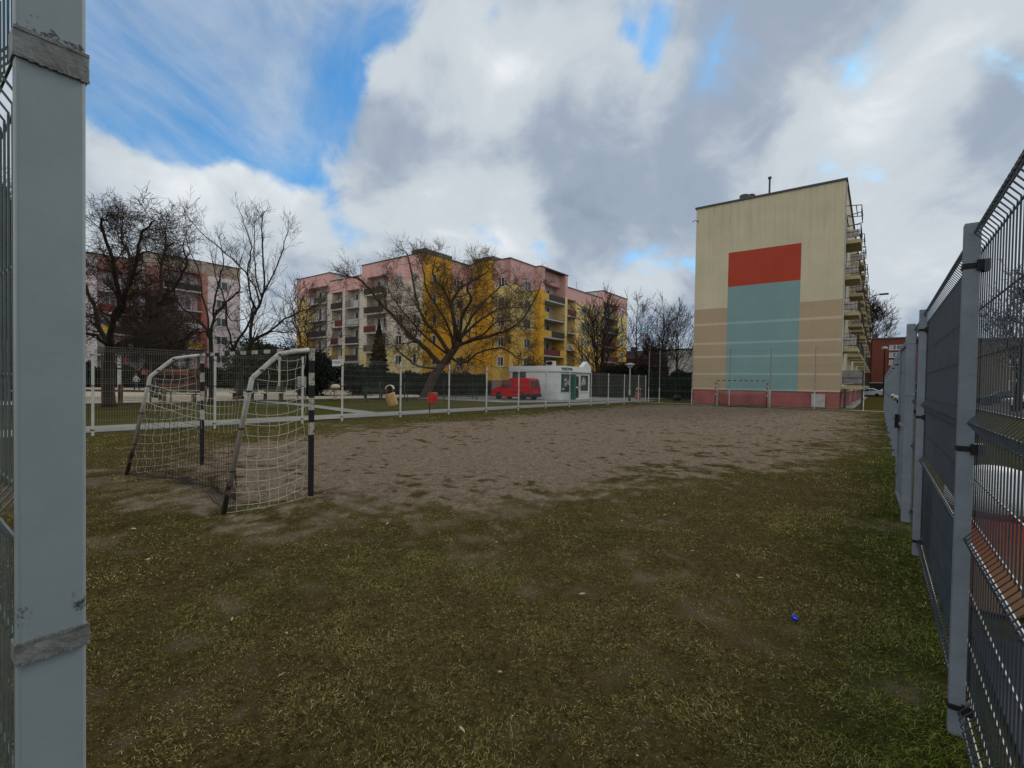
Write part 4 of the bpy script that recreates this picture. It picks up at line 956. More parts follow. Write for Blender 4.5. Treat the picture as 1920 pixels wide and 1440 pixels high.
# ------------------------------------------------------------------ vehicles
m_tyre = mat('tyre_rubber', (.02, .02, .02), .85, var=.1); m_rim = mat('wheel_rim', (.42, .42, .42), .35, metal=.6, var=.1); m_trim = mat('black_plastic', (.025, .025, .027), .6, var=.1)
m_lamp = mat('clear_lamp', (.5, .5, .48), .2, spec=.6); m_red = mat('red_lamp', (.35, .01, .01), .3); m_plate = mat('number_plate', (.6, .6, .58), .5)
def vehicle(name, label, u, v, rot, paint, side, W_, group=None, rear_glass=True, wheel_r=.30, axles=(.75, 3.35), glass=(), belt=.95):
    """side: outline (x,z) front at x=0; y across, centred"""
    t = thing(name, label, 'van' if 'van' in name else 'car', u, v, 0, rot=rot, group=group)
    H = max(z for x, z in side)
    def hw(z):  # tumblehome
        return W_ / 2 * (1 - .16 * max(0, (z - belt) / (H - belt)) ** 1.4) if z > belt else W_ / 2 * (1 - .05 * (belt - z))
    n = len(side); b = MB()
    for sg in (-1, -.92, .92, 1):
        for x, z in side:
            yy = hw(z) * sg; zz = z + (0.0 if abs(sg) == 1 else .035 * (1 if z > belt * .6 else 0)); xx = x + (0 if abs(sg) == 1 else (-.03 if x < .3 else (.02 if x > side_max(side) - .2 else 0)))
            b.v.append((xx, yy, zz))
    for r in range(3):
        for i in range(n): j = (i + 1) % n; b.f.append((r * n + i, r * n + j, (r + 1) * n + j, (r + 1) * n + i))
    b.f.append(tuple(reversed(range(n)))); b.f.append(tuple(3 * n + i for i in range(n)))
    body = b.build('body', paint, t)
    for sg in (-1, 1):
        for gl in glass:
            poly = gl
            q = MB(); nn = len(poly); q.v = [(x, sg * (hw(z) + .006), z) for x, z in poly] + [(x, sg * (hw(z) - .03), z) for x, z in poly]
            q.f = [tuple(range(nn)) if sg > 0 else tuple(reversed(range(nn)))] + [(i, (i + 1) % nn, nn + (i + 1) % nn, nn + i) for i in range(nn)]
            q.build('side_window', m_glass, t)
    for ax in axles:
        for sg in (-1, 1):
            w = MB(); w.lathe([(wheel_r * .62, -.09), (wheel_r * .95, -.09), (wheel_r, -.05), (wheel_r, .07), (wheel_r * .95, .1), (wheel_r * .62, .1)], 22); o = w.build('wheel', m_tyre, t)
            o.rotation_euler = (R_(-90) * sg, 0, 0); o.location = (ax, sg * (W_ / 2 - .10), wheel_r)
            MB().lathe([(wheel_r * .62, .02), (wheel_r * .60, .09), (wheel_r * .5, .075), (wheel_r * .2, .09), (.02, .1)], 22).build('rim', m_rim, o)
            MB().lathe([(wheel_r * 1.18, .0), (wheel_r * 1.18, .015), (.02, .02)], 22).build('wheel_arch', m_trim, t, loc=(ax, sg * (W_ / 2 - .045), wheel_r + .02)).rotation_euler = (R_(-90) * sg, 0, 0)
    return t, hw
def side_max(s): return max(x for x, z in s)
m_vred = mat('red_van_paint', (.46, .002, .010), .6, var=.06, vs=1.5, spec=.12)
vs = [(.03, .32), (.0, .55), (.06, .80), (.45, .98), (.98, 1.10), (1.10, 1.16), (1.75, 1.72), (2.05, 1.82), (2.9, 1.86), (3.85, 1.84), (3.98, 1.74), (4.12, 1.05), (4.14, .55), (4.10, .30), (3.7, .24), (.4, .22)]
van, hw = vehicle('delivery_van', 'small red panel van parked beside the white kiosk', 33.9, 27.4, R_(-90), m_vred, vs, 1.72, axles=(.82, 3.45), wheel_r=.29,
    glass=[[(1.30, 1.12), (1.88, 1.62), (2.12, 1.66), (2.14, 1.10)]])
b = MB()
for y0, y1 in ((-.62, -.06), (.06, .62)): b.hexa([(4.105, y0, 1.10), (4.162, y0, 1.10), (4.162, y1, 1.10), (4.105, y1, 1.10), (3.99, y0 * .94, 1.68), (4.046, y0 * .94, 1.68), (4.046, y1 * .94, 1.68), (3.99, y1 * .94, 1.68)])
b.build('rear_window', m_glass, van)
b = MB().box(4.11, 4.16, -.012, .012, .5, 1.1); b.build('door_seam', m_trim, van)
b = MB().box(4.08, 4.24, -.84, .84, .28, .52).box(3.62, 4.1, -.875, -.83, .28, .52).box(3.62, 4.1, .83, .875, .28, .52); b.build('rear_bumper', m_trim, van, bev=.03)
b = MB().box(-.06, .12, -.82, .82, .25, .50); b.build('front_bumper', m_trim, van, bev=.03)
for sg in (-1, 1):
    MB().box(4.09, 4.15, sg * .76 - .06, sg * .76 + .06, .62, 1.0).build('tail_light', m_red, van); MB().box(.0, .14, sg * .64 - .14, sg * .64 + .14, .62, .80).build('headlight', m_lamp, van, bev=.02)
    MB().box(1.28, 1.42, sg * .98 - .09, sg * .98 + .09, 1.10, 1.28).build('wing_mirror', m_trim, van, bev=.02)
    MB().box(2.3, 3.7, sg * .868 - .004, sg * .868 + .004, .62, .68).build('side_moulding', m_trim, van)
MB().box(4.142, 4.155, -.26, .26, .60, .71).build('number_plate', m_plate, van)
MB().hexa([(1.13, -.66, 1.155), (1.13, .66, 1.155), (1.145, .66, 1.185), (1.145, -.66, 1.185), (1.72, -.60, 1.70), (1.72, .60, 1.70), (1.735, .60, 1.73), (1.735, -.60, 1.73)]).build('windscreen', m_glass, van)
MB().tube([(3.9, 0, 1.84), (4.0, 0, 2.1)], .008, 4).build('aerial', m_trim, van)
cs = [(.02, .3), (.0, .55), (.12, .72), (.95, .88), (1.10, .92), (1.75, 1.36), (2.2, 1.44), (2.9, 1.42), (3.6, 1.08), (4.1, .98), (4.25, .80), (4.28, .45), (4.2, .28), (3.6, .22), (.5, .22)]
cg = [[(1.32, .94), (1.80, 1.30), (2.30, 1.36), (2.32, .95)], [(2.40, .95), (2.38, 1.36), (2.85, 1.34), (3.35, 1.05), (3.3, .97)]]
m_sil = mat('silver_car_paint', (.50, .52, .54), .3, metal=.3, var=.03, spec=.6); m_blk = mat('dark_car_paint', (.025, .03, .045), .25, var=.05, spec=.6); m_whc = mat('white_car_paint', (.62, .64, .66), .3, var=.03, spec=.5); m_grc = mat('grey_car_paint', (.10, .11, .13), .3, var=.05, spec=.6)
def car(label, u, v, rot, paint, group=None):
    t, _ = vehicle('parked_car', label, u, v, rot, paint, cs, 1.72, group=group, axles=(.85, 3.4), glass=cg, belt=.88)
    for sg in (-1, 1): MB().box(-.01, .1, sg * .62 - .15, sg * .62 + .15, .58, .70).build('headlight', m_lamp, t, bev=.015); MB().box(4.2, 4.28, sg * .66 - .12, sg * .66 + .12, .68, .82).build('tail_light', m_red, t)
    MB().hexa([(1.14, -.64, .94), (1.14, .64, .94), (1.16, .64, .97), (1.16, -.64, .97), (1.72, -.56, 1.345), (1.72, .56, 1.345), (1.735, .56, 1.375), (1.735, -.56, 1.375)]).build('windscreen', m_glass, t)
    MB().hexa([(2.98, -.56, 1.395), (2.98, .56, 1.395), (2.995, .56, 1.425), (2.995, -.56, 1.425), (3.56, -.62, 1.11), (3.56, .62, 1.11), (3.575, .62, 1.14), (3.575, -.62, 1.14)]).build('rear_window', m_glass, t)
    return t
G_ = 'cars parked in the distance'
car('silver saloon parked side on in front of the dark wall', 109.5, 3.6, R_(-90), m_sil, G_)
car('white car just behind the silver saloon by the dark wall', 111.0, .9, R_(-72), m_whc, G_)
car('dark car parked right of the white one at the edge of the fence', 110.5, -3.6, R_(-90), m_blk, G_)
car('dark blue car seen through the nearest right fence panel', 66, -7.6, R_(-88), m_blk, G_)
car('silver car at the very right edge behind the fence wires', 58, -8.6, R_(-80), m_sil, G_)
car('dark grey car parked farther off behind the right fence wires', 72, -12.2, R_(-90), m_grc, G_)

# ------------------------------------------------------------------ street furniture
lp = thing('street_lamp', 'pale street lamp with a shallow bowl shade right of the kiosk', 'lamp', 39.9, 17.35)
b = MB().lathe([(.09, 0), (.09, 1.0), (.05, 1.02), (.045, 3.0)], 10); b.build('pole', m_wh2, lp, smooth=False); MB().lathe([(.095, .0), (.095, .55)], 10).build('black_base', m_clamp, lp)
o = MB().lathe([(.06, 2.92), (.2, 2.97), (.28, 3.16), (.42, 3.2), (.41, 3.24), (.15, 3.32), (.03, 3.34)], 18).build('lamp_shade', m_wh2, lp, smooth=True)
def bin_hood(label, u, v, tilt, body, hood, rot=0., s=1.):
    t = thing('litter_bin', label, 'bin', u, v, 0, rot=rot); t.scale = (s, s, s)
    MB().tube([(0, -.16, -.02), (0, -.16, 1.15)], .025, 6).tube([(0, .16, .5), (0, .16, 1.15)], .02, 6).build('stand', mat('brown_stand', (.22, .13, .08), .7), t)
    q = MB(); n = 10; q.prism([(.22 * math.cos(math.pi * i / n), 1.05 + .22 * math.sin(math.pi * i / n)) for i in range(n + 1)] + [(.19 * math.cos(math.pi * i / n), 1.03 + .19 * math.sin(math.pi * i / n)) for i in range(n, -1, -1)], -.14, .14, 'x'); q.build('hood', hood, t)
    o = MB().lathe([(.20, -.62), (.25, -.58), (.27, 0), (.29, .02), (.29, .05), (.25, .05), (.24, -.02), (.20, -.5), (.02, -.52)], 18).build('drum', body, t, smooth=True); o.location = (0, 0, .74); o.rotation_euler = (R_(tilt), 0, 0)
    return t
m_tan = mat('tan_plastic', (.72, .45, .20), .6, var=.12); m_cream = mat('cream_plastic', (.60, .50, .38), .6); m_pk = mat('faded_red_plastic', (.50, .12, .09), .6)
bin_hood('tan litter bin hanging tilted under its cream hood by the path', 16.2, 20.3, -20, m_tan, m_cream, rot=R_(37))
bin_hood('faded pink red litter bin with cream hood right of the street lamp', 41.5, 17.2, 14, m_pk, m_cream, rot=R_(37), s=.95)
t = thing('litter_bin', 'bright red square litter bin on a thin black post beside the path', 'bin', 15.5, 16.35)
MB().tube([(0, .2, -.05), (0, .2, 1.0)], .025, 6).build('post', m_clamp, t); MB().hexa([(-.15, -.15, .50), (.15, -.15, .50), (.15, .15, .50), (-.15, .15, .50), (-.18, -.18, .90), (.18, -.18, .90), (.18, .18, .90), (-.18, .18, .90)]).build('box', mat('bright_red_plastic', (.65, .003, .006), .5, var=.1), t, bev=.03)
MB().hexa([(-.19, -.19, .90), (.19, -.19, .90), (.19, .19, .90), (-.19, .19, .90), (-.15, -.15, .98), (.15, -.15, .98), (.15, .15, .98), (-.15, .15, .98)]).build('lid', mat('dark_red_lid', (.20, .02, .02), .5), t, bev=.02); MB().box(-.187, -.177, -.17, .17, .82, .85).build('slot', m_clamp, t)
t = thing('litter_bin', 'low pale round topped bin on a stake left of the green bench', 'bin', 20.1, 31.3)
MB().tube([(0, -.12, 0), (0, -.12, 1.1)], .03, 6).tube([(0, .12, 0), (0, .12, 1.0)], .06, 6).build('stake', mat('pale_wood', (.35, .28, .2), .8), t); MB().lathe([(.30, .85), (.34, .95), (.28, 1.08), (.1, 1.16)], 14).build('hood', m_cream, t, smooth=True)
def dombin():
    t = thing('litter_bin', 'rounded orange brown bin with white domed lid seen through the right fence', 'bin', 4.74, -.66)
    def gf(m, tt, b, tcn, mxn):
        sp = nd(tt, 'ShaderNodeSeparateXYZ'); tt.links.new(tcn.outputs['Object'], sp.inputs[0]); n = tnoise(tt, tcn.outputs['Object'], 6, 5)
        k = tstep(tt, tmath(tt, 'ADD', sp.outputs[2], tmath(tt, 'MULTIPLY', n, .2)), .25, .75); tt.links.new(tmix(tt, k, (.42, .22, .10), (.36, .06, .03)), b.inputs['Base Color'])
    MB().lathe([(.22, 0), (.24, .02), (.25, .60), (.255, .64)], 28).build('drum', mat('faded_orange_plastic', (.4, .15, .07), .5, f=gf), t, smooth=True)
    MB().lathe([(.265, .64), (.27, .66), (.265, .68)], 28).build('rim', mat('dark_red_rim', (.16, .03, .02), .5), t)
    MB().lathe([(.26, .68), (.26, .78), (.235, .87), (.16, .94), (.07, .965), (.01, .97)], 28).build('lid', mat('white_lid_plastic', (.66, .66, .64), .5, var=.05), t, smooth=True)
dombin()
m_bw = mat('dark_green_boards', (.035, .055, .035), .7, var=.2); m_bc = mat('bench_iron', (.05, .055, .045), .9)
def bench(label, u, v, rot, L_=1.9, m=m_bw):
    t = thing('park_bench', label, 'bench', u, v, 0, rot=rot, group='benches around the playground')
    b = MB()
    for i in range(3): b.box(-.22 + i * .16, -.09 + i * .16, -L_ / 2, L_ / 2, .42, .46)
    b.build('seat', m, t); b = MB()
    for i in range(3): b.box(.27 + i * .03, .31 + i * .03, -L_ / 2, L_ / 2, .55 + i * .14, .66 + i * .14)
    b.build('backrest', m, t)
    for y in (-L_ * .36, L_ * .36): MB().box(-.14, .2, y - .04, y + .04, 0, .42).box(.24, .27, y - .04, y + .04, .42, .62).build('leg', m_bc, t)
bench('dark green park bench on the sandy path right of the hedge corner', 23.6, 31.6, R_(40), 1.8); bench('long dark green bench behind the near goal net at left', 11.2, 34.4, R_(38), 2.8)
bench('dark green bench seen between the goal posts on the sand', 15.3, 34.9, R_(36), 1.7)
bench('second dark green bench in the row right of the one between the goal posts', 16.7, 33.6, R_(36), 1.5)
# playground pieces
m_wood = mat('brown_timber', (.11, .065, .035), .8, var=.25, vs=3)
t = thing('timber_rail_fence', 'low brown post and rail timber fence along the playground edge', 'fence', 6.4, 33.3, rot=R_(-50))
for x in (0, 2.1, 4.3, 6.4): MB().box(x - .08, x + .08, -.08, .08, -.05, 1.05).build('post', m_wood, t)
MB().tube([(0, -.1, .72), (6.4, -.1, .72)], .055, 6).build('rail', m_wood, t)
t = thing('climbing_frame', 'dark playground pull up bar on thin tall posts', 'play equipment', 7.6, 34.4, rot=R_(-50))
for x in (0, 2.6): MB().tube([(x, 0, 0), (x, 0, 2.7)], .05, 6).build('post', m_wood, t)
MB().tube([(0, 0, 2.6), (2.6, 0, 2.6)], .035, 6).build('bar', m_clamp, t)
t = thing('playhouse', 'small red brown playhouse with open front on the sand', 'play equipment', 23.3, 68.6, rot=R_(37))
m_ph = mat('red_brown_boards', (.20, .07, .045), .8, var=.2); MB().box(0, 3, 0, .15, 0, 1.0).box(0, 3, 4.8, 5, 0, 1.7).box(2.9, 3, .15, 4.8, 0, 1.7).box(0, .12, .15, 4.8, 0, .6).build('wall', m_ph, t); MB().prism([(-.3, 1.7), (3.3, 1.7), (3.1, 2.5), (.0, 2.5)], -.3, 5.4, 'y').build('roof', m_ph, t)
for y in (0.05, 2.5): MB().tube([(.06, y + .1, .5), (.06, y + .1, 1.75)], .06, 6).build('post', m_wood, t)
t = thing('lamp_column', 'white painted column with dark bands inside the playground at left', 'post', 14.0, 57.6)
MB().tube([(0, 0, 0), (0, 0, 3.4)], .15, 8).build('shaft', m_postw, t); MB().lathe([(.17, 2.1), (.17, 2.25)], 8).lathe([(.17, 2.5), (.17, 2.6)], 8).build('band', m_clamp, t)
t = thing('lamp_column', 'thin pale playground column seen between the goal posts', 'post', 24, 47)
MB().tube([(0, 0, 0), (0, 0, 3.4)], .09, 8).build('shaft', m_postw, t); MB().lathe([(.14, 3.3), (.18, 3.45), (.10, 3.6)], 8).build('cap', m_wh2, t)
t = thing('notice_board', 'white notice board on two posts just left of the striped goal post', 'sign', 16.8, 30.0, rot=R_(37))
MB().box(-.02, .02, -.28, .28, .95, 1.65).build('board', m_wh2, t); MB().tube([(0, -.25, 0), (0, -.25, 1.7)], .025, 6).tube([(0, .25, 0), (0, .25, 1.7)], .025, 6).build('post', m_clamp, t)
b = MB(); [b.box(-.0225, -.0205, -.2, .2 - (.1 if i % 3 == 2 else 0), 1.05 + i * .075, 1.075 + i * .075) for i in range(7)]; b.build('text_lines', m_rail, t)
# green palisade between playground path and the yellow block
def lowfence(label, pts, h, n, m, slat=.25, name='garden_fence', th=.014, ph=.1):
    t = thing(name, label, 'fence', 0, 0)
    for (a, c) in zip(pts[:-1], pts[1:]):
        d = math.dist(a, c); k = max(1, int(d / n)); b = MB()
        for i in range(k + 1):
            f = i / k; u, v = a[0] + (c[0] - a[0]) * f, a[1] + (c[1] - a[1]) * f; MB().tube([(u, v, -.05), (u, v, h + ph)], .035, 5).build('post', m, t)
        for z in (.15, h * .5, h): b.tube([(a[0], a[1], z), (c[0], c[1], z)], .015, 4)
        for i in range(int(d / slat)): f = i * slat / d; u, v = a[0] + (c[0] - a[0]) * f, a[1] + (c[1] - a[1]) * f; b.tube([(u, v, .1), (u, v, h)], th, 3, False)
        b.build('mesh_panel', m, t)
    return t
m_gf = mat('dark_green_coating', (.018, .035, .022), .6, var=.2)
lowfence('dark green garden fence in front of the yellow block', [(20, 27.5), (29, 25.5), (33.5, 30.5)], 1.55, 3.0, m_gf, 1.2)
lowfence('tall dark green fence behind the benches by the hedge', [(47, 75), (58, 66)], 2.3, 2.5, m_gf, .14, th=.02)
lowfence('dark palisade at the far side of the playground', [(36, 108), (47, 72)], 2.3, 2.5, m_gf, .16, th=.03)
lowfence('dark mesh fence behind the far path between kiosk and gable', [(48, 19), (48, 13.0)], 1.9, 2.2, m_gf, .2)
lowfence('thin green fence along the yard between kiosk and far fence', [(49, 30), (52, 20)], 2.2, 2.4, m_gf, .2)
t = thing('timber_posts', 'row of thin timber posts along the front of the playground bank', 'posts', 0, 0)
for u, v in ((9.8, 31.0), (13.3, 31.2), (16.2, 31.3), (17.6, 31.2), (24, 31.3), (26.5, 31.3)): MB().tube([(u, v, 0), (u, v, 1.35)], .05, 5).build('post', m_wood, t)
tl = thing('lamp_post', 'thin white topped lamp post in front of the red brick building', 'lamp', 92, -.6)
MB().tube([(0, 0, 0), (0, 0, 7.4)], .09, 6).build('pole', m_clamp, tl); MB().lathe([(.1, 7.3), (.45, 7.45), (.4, 7.7), (.1, 7.8)], 10).build('lamp_head', m_wh2, tl)
t = thing('stone_block', 'dark rounded stone on the grass left of the gable', 'stone', 46.5, 15.4); MB().lathe([(.3, 0), (.42, .12), (.4, .34), (.25, .5), (.05, .55)], 9).build('boulder', m_clamp, t, smooth=True)

# ------------------------------------------------------------------ person walking in the playground
def person(u, v, rot):
    me = bpy.data.meshes.new('person'); J = []; E = []; R = []
    def j(x, y, z, r, p=None): J.append((x, y, z)); R.append(r); 
    def add(p, pts):
        for x, y, z, r in pts:
            J.append((x, y, z)); R.append(r); i = len(J) - 1
            if p is not None: E.append((p, i))
            p = i
        return p
    h = add(None, [(0, 0, .93, .15)]); ch = add(h, [(.02, 0, 1.15, .14), (.03, 0, 1.36, .16)]); nk = add(ch, [(.04, 0, 1.48, .06), (.06, 0, 1.56, .085), (.065, 0, 1.66, .095), (.06, 0, 1.73, .06)])
    for sg, a, k in ((-1, .30, .30), (1, -.32, -.12)):
        add(h, [(.02, sg * .10, .88, .10), (a * .62, sg * .10, .50, .065), (a + (-.15 if a < 0 else .05), sg * .10, .12 + (.05 if a < 0 else -.03), .045), (a + (-.02 if a < 0 else .2), sg * .10, .04 + (.02 if a < 0 else .0), .04)])
        add(ch, [(.02, sg * .20, 1.38, .065), (-k * .5, sg * .25, 1.12, .05), (-k * .4 + .16, sg * .24, .90, .038), (-k * .4 + .2, sg * .24, .82, .035)])
    me.from_pydata(J, E, []); o = bpy.data.objects.new('person', me); COL.objects.link(o)
    o.modifiers.new('s', 'SKIN'); me.skin_vertices.new() if not me.skin_vertices else None
    for i, r in enumerate(R): me.skin_vertices[0].data[i].radius = (r, r)
    me.skin_vertices[0].data[0].use_root = True
    o.modifiers.new('d', 'SUBSURF').levels = 1; o.modifiers['d'].render_levels = 1
    def pf(m, t_, b, tcn, mxn):
        sp = nd(t_, 'ShaderNodeSeparateXYZ'); t_.links.new(tcn.outputs['Object'], sp.inputs[0]); z = sp.outputs[2]
        c = tmix(t_, tmath(t_, 'GREATER_THAN', z, .09), (.02, .02, .02), (.03, .035, .05)); c = tmix(t_, tmath(t_, 'GREATER_THAN', z, .95), c, (.35, .33, .32)); c = tmix(t_, tmath(t_, 'GREATER_THAN', z, 1.50), c, (.35, .2, .14)); t_.links.new(c, b.inputs['Base Color'])
    me.materials.append(mat('clothes', (.1, .1, .1), .8, f=pf)); place(o, u, v, 0, rot)
    hr = MB().lathe([(.03, 1.80), (.09, 1.77), (.115, 1.70), (.112, 1.64), (.09, 1.60)][::-1], 12, (.045, 0, 0)).build('hair', m_wood, o, smooth=True)
    tag(o, 'person in a pale top and dark trousers striding across the playground', 'person')
person(15.0, 56.4, R_(125))

WILLOW=((-7.87,43.75),[
 (0.42,0.300,[(0.00,0.00,0.00),(0.70,0.00,1.80),(1.46,0.00,2.88),(2.27,0.00,3.95),(3.02,0.00,5.07)]),
 (0.24,0.070,[(1.36,0.00,2.97),(0.13,-0.33,4.30),(-0.75,-0.67,5.15),(-0.72,-1.00,4.99),(-2.14,-1.33,6.59),(-3.04,-1.67,7.50),(-4.02,-2.00,8.58),(-4.40,-2.33,9.18),(-5.16,-2.67,9.95),(-5.62,-3.00,10.15)]),
 (0.22,0.060,[(2.07,0.00,4.14),(0.94,0.42,5.80),(0.01,0.83,6.58),(-0.85,1.25,8.13),(-1.31,1.67,9.37),(-1.96,2.08,12.57),(-2.38,2.50,13.62)]),
 (0.20,0.050,[(2.60,0.00,4.63),(2.61,-0.30,6.49),(2.21,-0.60,8.32),(1.72,-0.90,9.49),(0.82,-1.20,10.75),(0.95,-1.50,11.90)]),
 (0.20,0.050,[(3.02,0.00,5.07),(2.14,0.80,8.33),(2.45,1.60,9.54),(3.23,2.40,10.70),(4.50,3.20,11.55),(4.65,4.00,12.99)]),
 (0.18,0.050,[(3.02,0.00,5.07),(3.31,-1.00,7.04),(4.20,-2.00,8.53),(3.97,-3.00,9.53),(5.58,-4.00,10.40)]),
 (0.16,0.050,[(3.02,0.00,5.07),(3.57,0.75,5.99),(4.90,1.50,7.39),(6.39,2.25,8.40),(8.16,3.00,8.76)]),
 (0.18,0.050,[(2.88,0.00,4.73),(4.42,-0.40,5.26),(6.52,-0.80,5.77),(8.06,-1.20,6.47),(9.25,-1.60,7.87),(10.02,-2.00,9.42)]),
 (0.14,0.040,[(2.27,0.00,3.66),(3.32,0.40,3.18),(4.56,0.80,4.08),(6.69,1.20,4.68),(8.23,1.60,3.85),(9.34,2.00,3.45)]),
 (0.12,0.030,[(1.66,0.00,2.78),(0.31,-0.60,2.68),(-0.62,-1.20,2.85),(-1.12,-1.80,3.38),(-1.76,-2.40,3.91),(-2.19,-3.00,4.52)]),
 (0.15,0.040,[(2.50,0.00,4.39),(2.46,-1.50,5.64),(1.65,-3.00,7.53),(0.81,-4.50,8.89),(0.79,-6.00,10.15)]),
 (0.15,0.040,[(3.02,0.00,5.07),(4.02,1.50,7.59),(5.66,3.00,9.85),(6.97,4.50,11.29),(7.67,6.00,11.13)]),
 (0.12,0.030,[(2.03,0.00,3.90),(-0.36,1.25,5.71),(-2.52,2.50,7.91),(-4.35,3.75,10.23),(-4.81,5.00,12.46)]),
 (0.12,0.030,[(3.03,0.00,4.88),(5.12,-1.50,5.58),(6.38,-3.00,6.43),(7.56,-4.50,6.46),(8.50,-6.00,5.74)]),
])
YOUNG=((-17.05,27.40),[
 (0.17,0.100,[(0.00,0.00,0.00),(0.02,0.00,1.73),(-0.04,0.00,2.93),(-0.08,0.00,3.96)]),
 (0.08,0.020,[(-0.08,0.00,3.96),(0.03,0.30,5.27),(0.80,0.60,6.13),(1.03,0.90,6.74),(0.79,1.20,7.52),(0.78,1.50,8.75)]),
 (0.08,0.020,[(-0.08,0.00,3.54),(0.19,-0.20,4.72),(0.37,-0.40,5.74),(0.73,-0.60,6.68),(1.08,-0.80,7.58),(1.11,-1.00,8.69)]),
 (0.08,0.020,[(-0.08,0.00,3.54),(-0.04,-0.40,4.16),(-0.43,-0.80,4.72),(-1.01,-1.20,5.41),(-1.08,-1.60,6.08),(-1.08,-2.00,7.26)]),
 (0.06,0.015,[(-0.05,0.00,3.99),(-0.64,0.40,5.40),(-1.05,0.80,6.69),(-1.63,1.20,8.01),(-2.47,1.60,9.36),(-2.87,2.00,11.07)]),
 (0.05,0.015,[(0.07,0.00,4.75),(0.37,0.50,5.58),(0.45,1.00,4.88),(0.73,1.50,4.95),(1.10,2.00,5.34)]),
 (0.05,0.015,[(-0.17,0.00,4.05),(-0.40,-0.67,3.92),(-0.82,-1.33,3.41),(-1.21,-2.00,3.07)]),
])
SPREAD=((-19.28,34.22),[
 (0.22,0.160,[(0.00,0.00,0.00),(-0.04,0.00,1.25),(0.06,0.00,2.19)]),
 (0.14,0.030,[(-0.01,0.00,2.00),(-0.29,-0.38,3.45),(0.77,-0.75,4.77),(1.40,-1.12,6.05),(1.53,-1.50,6.86)]),
 (0.15,0.030,[(0.06,0.00,2.19),(0.59,0.00,3.52),(0.69,0.00,4.13),(0.84,0.00,5.60),(1.13,0.00,6.39),(1.69,0.00,7.68),(1.60,0.00,9.52),(1.48,0.00,12.06),(1.58,0.00,13.18)]),
 (0.08,0.020,[(1.02,0.00,5.98),(1.14,0.33,7.05),(0.27,0.67,8.66),(-1.16,1.00,10.14),(-2.88,1.33,11.40),(-4.52,1.67,12.80),(-5.38,2.00,13.88)]),
 (0.07,0.020,[(1.10,0.00,6.36),(0.74,-0.40,7.77),(0.95,-0.80,9.31),(1.45,-1.20,10.45),(1.20,-1.60,11.55),(1.06,-2.00,12.40)]),
 (0.08,0.020,[(1.47,0.00,7.30),(1.38,0.75,7.93),(1.81,1.50,9.80),(2.07,2.25,11.74),(1.92,3.00,13.14)]),
 (0.11,0.020,[(0.18,0.00,2.38),(1.13,-0.60,3.94),(2.98,-1.20,4.93),(4.38,-1.80,5.71),(6.30,-2.40,6.29),(7.16,-3.00,6.69)]),
 (0.08,0.020,[(0.70,0.00,3.90),(1.48,0.75,4.74),(2.28,1.50,4.95),(3.53,2.25,5.05),(4.43,3.00,5.63)]),
 (0.07,0.020,[(-0.51,0.00,3.47),(-0.68,-0.50,5.14),(-0.57,-1.00,6.91),(-0.82,-1.50,8.25),(-0.87,-2.00,9.55)]),
 (0.06,0.020,[(1.47,0.00,7.26),(0.82,0.50,8.71),(0.46,1.00,10.36),(0.11,1.50,12.04),(-0.01,2.00,13.38)]),
])
DENSE=((-19.64,23.54),[
 (0.26,0.200,[(0.00,0.00,0.00),(-0.05,0.00,1.22),(-0.00,0.00,2.39),(0.03,0.00,2.91)]),
 (0.16,0.040,[(0.03,0.00,2.91),(0.41,-0.33,3.92),(0.98,-0.67,4.89),(1.08,-1.00,6.07),(1.11,-1.33,7.22),(1.10,-1.67,8.20),(1.27,-2.00,8.50)]),
 (0.16,0.040,[(0.03,0.00,2.65),(0.53,0.14,3.06),(1.26,0.29,3.58),(1.75,0.43,4.50),(2.20,0.57,5.30),(2.74,0.71,6.07),(3.17,0.86,7.04),(2.94,1.00,7.88)]),
 (0.14,0.030,[(0.03,0.00,2.78),(-0.90,0.60,3.74),(-1.82,1.20,5.15),(-3.04,1.80,6.61),(-4.14,2.40,8.15),(-5.27,3.00,9.45)]),
 (0.12,0.030,[(0.26,0.00,4.21),(1.26,-0.60,5.16),(2.11,-1.20,6.29),(2.81,-1.80,7.36),(3.56,-2.40,7.89),(4.42,-3.00,7.99)]),
 (0.10,0.030,[(0.44,0.00,4.99),(0.44,0.75,6.44),(-0.29,1.50,7.96),(-1.31,2.25,9.00),(-1.78,3.00,9.94)]),
 (0.10,0.030,[(0.03,0.00,2.65),(1.70,-1.00,2.74),(3.69,-2.00,2.82),(5.34,-3.00,3.00),(6.89,-4.00,3.37)]),
 (0.10,0.030,[(2.07,0.00,4.45),(1.73,1.00,5.98),(1.14,2.00,7.56),(0.56,3.00,8.96),(-0.10,4.00,10.15)]),
 (0.10,0.030,[(0.03,0.00,2.91),(-0.36,-0.33,3.39),(-1.08,-0.67,3.60),(-1.77,-1.00,4.30)]),
 (0.09,0.030,[(0.65,0.00,3.05),(2.20,-1.00,2.63),(3.93,-2.00,2.40),(5.79,-3.00,2.56)]),
])

